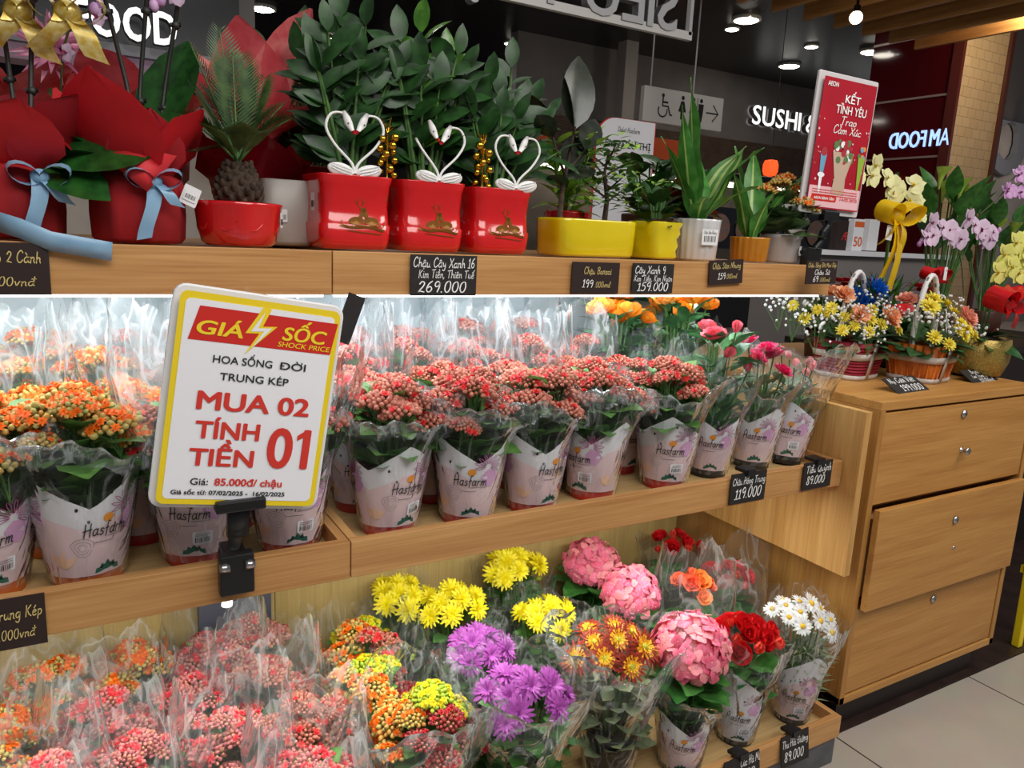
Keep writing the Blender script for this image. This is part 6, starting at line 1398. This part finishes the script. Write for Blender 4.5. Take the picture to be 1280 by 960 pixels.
def basket(label, loc, rotz, wm, blooms, slats, group='flower baskets on the drawer cabinet', hb=.125):
    t = thing('flower_basket', label, 'flower basket', loc, rotz, group)
    fn = sq_fn(5)
    b = MB(); b.lathe([(.001, 0), (.072, 0), (.075, .003), (.098, hb), (.095, hb), (.073, .01), (.001, .01)], 56, 0, fn=fn)
    if slats == 'wood':
        for i in range(28):
            a = 2 * PI * i / 28; f = float(fn(np.array([a]), 0)[0]); b.tube([(.0755 * f * math.cos(a), .0755 * f * math.sin(a), .003), (.0985 * f * math.cos(a), .0985 * f * math.sin(a), hb)], .0035, 5)
    else:
        for i in range(11):
            z = .008 + i * .0105; r = .075 + .023 * z / hb; a = np.linspace(0, 2 * PI, 49); f = fn(a, 0); b.tube(np.stack([(r + .001) * f * np.cos(a), (r + .001) * f * np.sin(a), np.full(49, z)], 1), .0045, 5)
    ob('basket_body', b.mesh('basket_body', wm), t)
    b = MB()
    for z0, z1 in ((.068, .09), (.0, .016)):
        b.lathe([((.0795 + .023 * z0 / hb), z0), ((.081 + .023 * z0 / hb), z0), ((.081 + .023 * z1 / hb), z1), ((.0795 + .023 * z1 / hb), z1)], 56, 0, fn=fn)
    b.box((-.02, -.092, .064), (.02, .004, .12), 0, rx(.19))
    ob('pale_band', b.mesh('pale_band', BW), t)
    a = np.linspace(0, PI, 26); P = np.stack([.078 * np.cos(a), np.zeros(26), .1 + .25 * np.sin(a) ** .9], 1)
    b = MB(); b.tube(P, .009, 9, lambda i, j: 1 if (i * 2 + j) % 9 in (0,) else 0); ob('handle', b.mesh('handle', [mat('handle_wrap', 'd9d6d4', .5), mat('handle_line', '6b6a70', .5)]), t)
    ob('leaves', BLEAFD, t, (0, 0, .015), (0, 0, 0), (1, 1, .8)); rnd = random.Random(len(label))
    for kind, x, y, z, s in blooms:
        me = {'c': CARN[0], 'p': CARN[1], 'm': POMME, 'b': BLUEME, 'g': GYP[rnd.randrange(3)]}[kind]
        d = np.array([x * 6, y * 6 - .5, .7]); x *= 1.08; y = y * 1.05 - .012; z += .02 * (kind != 'g'); s *= 1.25 if kind in 'cpmb' else 1
        ob(me.name.split('.')[0], me, t, (x, y, z), Matrix(zto(d, rnd.uniform(0, 6)).tolist()).to_euler() if kind != 'g' else (0, 0, rnd.uniform(0, 6)), s)
    return t
WB = mat('weave_red', 'a01c33', .6, '861528', 90, bump=.3); WO = wood('slats_orange', 'b3561a', 'd9782a', 'z')
bl1 = [('c', .0, -.1, .19, 1.1), ('c', -.06, .02, .25, 1.0), ('b', .03, .02, .22, 1.25), ('m', -.07, -.08, .185, 1.2), ('m', -.1, -.05, .20, 1.1), ('m', -.04, -.1, .17, 1.2), ('m', -.03, -.06, .215, 1.1), ('m', .05, -.11, .15, 1.1), ('m', .045, -.1, .19, 1.0), ('m', -.09, -.09, .15, 1.1), ('m', -.13, -.03, .19, 1.0), ('m', -.12, -.06, .165, 1.0),
       ('g', .01, -.06, .235, 1), ('g', -.05, -.1, .20, 1.1), ('g', -.11, -.06, .21, 1.1), ('g', -.15, -.02, .2, 1.1), ('g', -.1, -.1, .14, 1), ('g', .07, -.08, .2, 1), ('g', -.16, .03, .22, 1.2), ('g', -.02, .0, .26, 1), ('c', -.02, .08, .25, 1), ('p', .09, .03, .2, 1), ('b', .05, -.02, .27, .9), ('m', -.17, .0, .2, 1), ('m', -.2, .02, .21, 1), ('g', -.22, .05, .22, 1.3), ('g', -.19, .0, .18, 1.2), ('g', -.25, .07, .24, 1.2), ('m', -.15, -.04, .15, 1.1), ('m', -.23, .04, .18, 1.1), ('m', -.19, -.02, .22, 1.1), ('g', -.27, .05, .19, 1.3), ('g', -.22, .0, .15, 1.2), ('g', -.3, .08, .22, 1.3), ('m', -.27, .06, .22, 1), ('c', -.1, -.06, .2, .9)]
bl2 = [('p', .03, -.09, .2, 1.1), ('p', .1, -.06, .18, 1.0), ('p', -.04, .06, .24, 1.0), ('c', .06, .05, .23, 1.0), ('m', -.06, -.02, .23, 1.8), ('m', .0, .0, .25, 1.9), ('m', .05, -.02, .235, 1.6), ('m', -.02, -.1, .185, 1.2), ('m', .0, -.11, .17, 1.3), ('m', -.03, -.1, .165, 1.1), ('m', .03, -.11, .155, 1.0), ('m', .06, -.11, .145, 1.3), ('m', -.11, -.07, .14, 1.3), ('m', -.08, -.1, .12, 1.2), ('m', .14, -.04, .15, 1.1), ('m', .02, -.06, .215, 1.2), ('m', -.015, -.115, .145, 1.1),
       ('g', -.09, -.06, .18, 1.3), ('g', -.06, -.09, .17, 1.2), ('g', .09, -.08, .15, 1.1), ('g', .15, -.05, .14, 1.2), ('g', .05, -.03, .24, 1), ('g', -.12, -.02, .2, 1.1), ('g', .12, .03, .18, 1.1)]
basket('red woven flower basket with peach carnations and one bright blue bloom', (2.275, 1.635, CZ), .15, WB, bl1, 'weave')
t2 = basket('orange slatted flower basket full of yellow blooms and pink carnations', (2.49, 1.515, CZ), .15, WO, bl2, 'wood')
t = thing('gift_card', 'white blank gift card tucked in the orange basket below its handle', 'card', (2.475, 1.435, CZ + .205), rot=(-.2, .55, .35)); b = MB(); slab(b, .035, .075, .004, .0008, 0, FACE); ob('card', b.mesh('card', TAGW, False), t)
# gold pot with lemon orchid and red ribbon
t = thing('gold_pot_orchid', 'lemon yellow orchid in a round matt gold pot with a red bow', 'potted plant', (2.79, 1.495, CZ))
pot_part(t, [(.001, 0), (.055, 0), (.085, .012), (.103, .06), (.106, .1), (.102, .138), (.098, .14), (.092, .13), (.001, .128)], mat('gold_glitter', '8f7a3a', .35, 'c2a95c', 220, metal=.55, bump=.3), None, 48)
b = MB(); dome(b, .093, .128, 0, 28, None, .02); ob('moss', b.mesh('moss', SOIL), t)
ob('leaves', whorl('leaves', L_ORCH, 71, [(.12, 7, .2, 1), (.14, 6, .5, 1)], .13, .05, 'oval', .15, .7, stems=False), t)
ob('red_bow', bow('red_bow', .11, .07, RIBR, ((-.5, -.9), (.6, -.8), (-.2, .5))), t, (-.03, -.08, .27)); 
b = MB(); b.tube([(0, 0, .12), (-.01, -.02, .36), (.0, -.05, .5)], .004, 8); b.tube([(.02, 0, .12), (.03, -.02, .36), (.05, -.05, .5)], .004, 8); ob('support_rod', b.mesh('support_rod', STEMG), t)
P_ = [(-.06, .33), (-.02, .37), (.02, .35), (.06, .38), (.1, .36), (-.04, .29), (0, .31), (.05, .32), (.09, .3), (-.08, .27), (.03, .27), (.12, .33)]
for i, (x, z) in enumerate(P_): ob('bloom', ORC['lemon'], t, (x + .0, -.07 - .01 * (i % 3), z + .1), Matrix(zto((-.4 + .1 * (i % 3), -1, .15 * (i % 4 - 1)), 0).tolist()).to_euler(), 1.05)
t = thing('potted_anthurium', 'glossy red flowering plant between the orange basket and the gold pot', 'potted plant', (2.63, 1.72, CZ))
pot_part(t, [(.001, 0), (.05, 0), (.06, .1), (.058, .104), (.05, .09), (.001, .09)], POTM['black']); ob('leaves', whorl('leaves', L_ORCH, 72, [(.1, 8, .4, 1), (.13, 8, .7, 1)], .1, .06, 'oval', .15, .5), t)
for i in range(6): b = MB(); b.put(leaf_t(.08, .07, 5, 4, .4, .2, 'oval'), rleaf(i * 1.05, .6, 0), (.03 * math.cos(i), .03 * math.sin(i), .17 + .015 * (i % 3)), 0); ob('bloom', b.mesh('bloom', P_BEG), t)
# clay planter with pale violet moth orchids
t = thing('clay_planter_orchids', 'brown clay trough with pale violet moth orchids behind the baskets', 'potted plant', (2.70, 1.86, CZ), .1)
b = MB(); b.lathe([(.001, 0), (.9, 0), (.95, .01), (1, .2), (1, .215), (.95, .215), (.93, .19), (.001, .19)], 64, 0, fn=rect_fn(.13, .075, 7)); ob('trough', b.mesh('trough', mat('clay', '9c6a48', .7, '8a5a3c', 40, bump=.5)), t)
b = MB(); dome(b, .94, .19, 0, 40, rect_fn(.13, .075, 7), .02); ob('soil', b.mesh('soil', SOIL), t)
b = MB(); rnd = random.Random(8)
for i in range(40): a = rnd.uniform(0, 6.28); b.put(leaf_t(.17, .018, 5, 2, .5, .2, 'strap'), rleaf(a, rnd.uniform(.9, 1.4), 0), (rnd.uniform(-.12, .12), rnd.uniform(-.04, .04), .19), 0)
ob('leaves', b.mesh('leaves', L_MUM), t)
for lb, px, nb in (('pale violet moth orchid spray nearest the yellow ribbon', [(1205, 372), (1200, 320), (1185, 285), (1160, 285), (1148, 305)], 7), ('pale violet moth orchid spray nearest the lemon orchid', [(1222, 368), (1232, 320), (1225, 285), (1205, 280), (1240, 298)], 7)):
    bloom_stem(lb, [on_y(a, b_, 1.82) for a, b_ in px], 'pale', nb, 1.15, group='pale violet moth orchids', buds=4)
t = thing('red_satin_bow', 'crumpled red satin bow hanging below the pale violet orchids', 'ribbon', tuple(on_y(1165, 345, 1.76))); ob('bow', bow('bow', .07, .045, RIBR, ((-.5, -1.0), (.2, -.8))), t)
t = thing('price_tag', 'small white price tag hanging below the pale violet orchids', 'price tag', tuple(on_y(1182, 342, 1.72))); b = MB(); slab(b, .02, .05, .003, .0008, 0, FACE); b.tube([(0, 0, .025), (-.003, 0, .12)], .0008, 4); ob('card', b.mesh('card', TAGW, False), t)
# cream orchid with yellow ribbon
q0 = on_y(1108, 372, 1.78)
t = thing('potted_orchid', 'dark pot holding the tall cream orchid behind the red basket', 'potted plant', (float(q0[0]), 1.80, CZ)); pot_part(t, [(.001, 0), (.06, 0), (.07, .14), (.068, .145), (.06, .13), (.001, .13)], POTM['black']); ob('leaves', whorl('leaves', L_ORCH, 75, [(.14, 6, .4, 1), (.16, 5, .8, 1)], .15, .06, 'oval', .15, .7, stems=False), t)
b = MB(); z1 = on_y(1122, 215, 1.78); b.tube([(0, 0, .12), (z1[0] - q0[0], -.02, z1[2] - CZ)], .006, 8); ob('support_rod', b.mesh('support_rod', STEMG), t)
bloom_stem('cream orchid spray above the yellow ribbon', [on_y(1118, 330, 1.75), on_y(1118, 260, 1.75), on_y(1112, 232, 1.75), on_y(1090, 215, 1.75), on_y(1058, 225, 1.75)], 'cream', 7, 1.1, buds=3)
bloom_stem('cream orchid spray with open blooms on the side of the calla leaves', [on_y(1120, 300, 1.77), on_y(1128, 250, 1.77), on_y(1140, 240, 1.77), on_y(1150, 268, 1.77)], 'cream', 4, 1.0, buds=2)
t = thing('yellow_bow', 'wide yellow ribbon bow with long tails on the cream orchid', 'ribbon', tuple(on_y(1118, 270, 1.71)), group=None); ob('bow', bow('bow', .1, .062, RIBY, ((-.35, -2.2), (.2, -2.6), (.5, -1.2), (-.7, -1.0))), t)
t = thing('price_tag', 'white barcode price tag hanging from the yellow ribbon', 'price tag', tuple(on_y(1112, 291, 1.69)), rot=(0, .1, 0)); b = MB(); slab(b, .036, .05, .003, .0008, 0, FACE); ob('card', b.mesh('card', TAGW, False), t); sticker(t, (0, -.0014, 0), (0, PI / 2, 0), .034, .024, True, None, 'barcode')
# poinsettias behind the red basket
for i, (px, py, lb) in enumerate(((1065, 372, 'red poinsettia low behind the handle of the red basket'), (1035, 360, 'red poinsettia just past the top shelf end'), (1150, 400, 'red poinsettia between the two flower baskets at the back'))):
    p = on_y(px, py, 1.93); t = thing('potted_poinsettia', lb, 'potted plant', (float(p[0]), 1.93, CZ), group='red poinsettias behind the baskets')
    pot_part(t, [(.001, 0), (.055, 0), (.066, .11), (.064, .115), (.056, .1), (.001, .1)], POTM['brown']); ob('leaves', whorl('leaves', L_MUM, 80 + i, [(.12, 8, .3, 1), (.17, 9, .4, 1), (.2, 8, .5, 1)], .1, .05, 'oval', .15, .5), t)
    for k in range(6):
        b = MB(); a = k * 2.4; 
        for j in range(9): b.put(leaf_t(.055, .026, 4, 2, .3, .15, 'oval'), rleaf(j * .7, .15 + .3 * (j % 2), 0), (0, 0, 0), 0)
        r = .07 * math.sqrt((k + .3) / 6); ob('bract', b.mesh('bract', petal('poinsettia_red', 'c01822', 'a01019')), t, (r * math.cos(a), r * math.sin(a), .26 + .02 * (k % 3)))
# calla lilies
def calla(label, loc, seed, n, H, group='calla plants at the back of the cabinet'):
    t = thing('potted_calla', label, 'potted plant', loc, group=group); rnd = random.Random(seed)
    pot_part(t, [(.001, 0), (.07, 0), (.085, .14), (.082, .145), (.075, .13), (.001, .13)], POTM['brown'])
    b = MB()
    for i in range(n):
        a = i * 2.399; h = H * rnd.uniform(.6, 1); P = stalk(None, (.02 * math.cos(a), .02 * math.sin(a), .12), (.16 * math.cos(a) * rnd.random(), .1 * math.sin(a), h), (0, 0, 0), 5); b.tube(P, .004, 5, 1); b.put(leaf_t(.16, .075, 6, 2, .3, .35, 'lance'), rleaf(a - PI / 2, 1.15, rnd.uniform(-.5, .5)), P[-1], 0)
    ob('leaves', b.mesh('leaves', [L_CALLA, STEMG]), t)
    for i in range(5):
        a = i * 1.7 + seed; b = MB(); x, y, z = .09 * math.cos(a), .05 * math.sin(a), H * rnd.uniform(.85, 1.12)
        b.lathe([(.004, -.05), (.008, -.02), (.014, .01), (.026, .035), (.034, .05)], 16, 0, fn=lambda aa, u: 1 + .35 * u * np.cos(aa + 1)); b.tube([(0, 0, -.05), (-x * .6, -y * .6, -z + .12)], .004, 6, 1); ob('spathe', b.mesh('spathe', [G_('calla_green', '8fae3a', 'b5c95a'), STEMG]), t, (x, y, z))
    return t
c1 = on_y(1190, 250, 2.15); calla('tall green calla plant in front of the tiled column', (float(c1[0]), 2.15, CZ), 1, 22, .72)
c2 = on_y(1255, 250, 2.2); calla('dense green calla plant beside the violet orchids at the photo edge', (float(c2[0]), 2.2, CZ), 2, 20, .6)
bloom_stem('violet orchid cluster at the photo edge above the lemon orchid', [on_y(1225, 268, 1.9), on_y(1250, 245, 1.9), on_y(1265, 225, 1.9), on_y(1285, 205, 1.9)], 'violet', 6, .95, buds=4)
bloom_stem('violet orchid cluster hanging lower at the photo edge', [on_y(1275, 280, 1.93), on_y(1282, 250, 1.92), on_y(1270, 235, 1.92), on_y(1290, 222, 1.92)], 'violet', 5, .95, buds=3)
t = thing('display_counter', 'low dark counter behind the drawer cabinet carrying the calla plants', 'counter', (3.6, 2.2, 0))
b = MB(); b.bx(-.62, 1.2, -.28, .3, CZ - .032, CZ - .001); ob('top', b.mesh('top', DARK, False), t, bevel=.002)
b = MB(); b.bx(-.6, 1.18, -.26, .28, 0, CZ - .032); ob('body', b.mesh('body', DARK, False), t)
# shop offer boxes beyond the cabinet
for i, (px, py, lb, m) in enumerate(((1053, 296, 'dark maroon upright box beyond the poster', CHALKB), (1073, 294, 'white box with an orange band beyond the poster', PAPER), (1092, 294, 'narrow pale box beyond the poster, next to the yellow ribbon', FRAMEW))):
    p = on_y(px, py, 3.2); t = thing('offer_box', lb, 'box', (float(p[0]), 3.2, float(p[2]) - .1)); b = MB(); b.bx(-.05, .05, 0, .05, 0, .2); ob('carton', b.mesh('carton', m, False), t, bevel=.003)
    if i == 1:
        b = MB(); b.bx(-.046, .046, -.001, 0, .15, .185); b.put(text_t('50', .06, .02), FACE, (0, -.0015, .03)); ob('band_print', b.mesh('band_print', mat('offer_orange', 'e0672a'), False), t)
    elif i == 0:
        b = MB(); b.put(text_t('Æ', .05, .0), FACE, (.02, -.0015, .08)); ob('print', b.mesh('print', INKR, False), t)
p = on_y(1073, 310, 3.2); t = thing('shop_counter', 'pale counter carrying the small boxes beyond the cabinet', 'counter', (float(p[0]), 3.3, 0)); b = MB(); b.bx(-.6, 1.0, -.2, .3, float(on_y(1073, 294, 3.2)[2]) - .13, float(on_y(1073, 294, 3.2)[2]) - .1); ob('top', b.mesh('top', PAPER, False), t)
b = MB(); b.bx(-.55, .95, -.15, .25, 0, float(on_y(1073, 294, 3.2)[2]) - .13); ob('body', b.mesh('body', mat('counter_grey', '8a8482', .5), False), t)
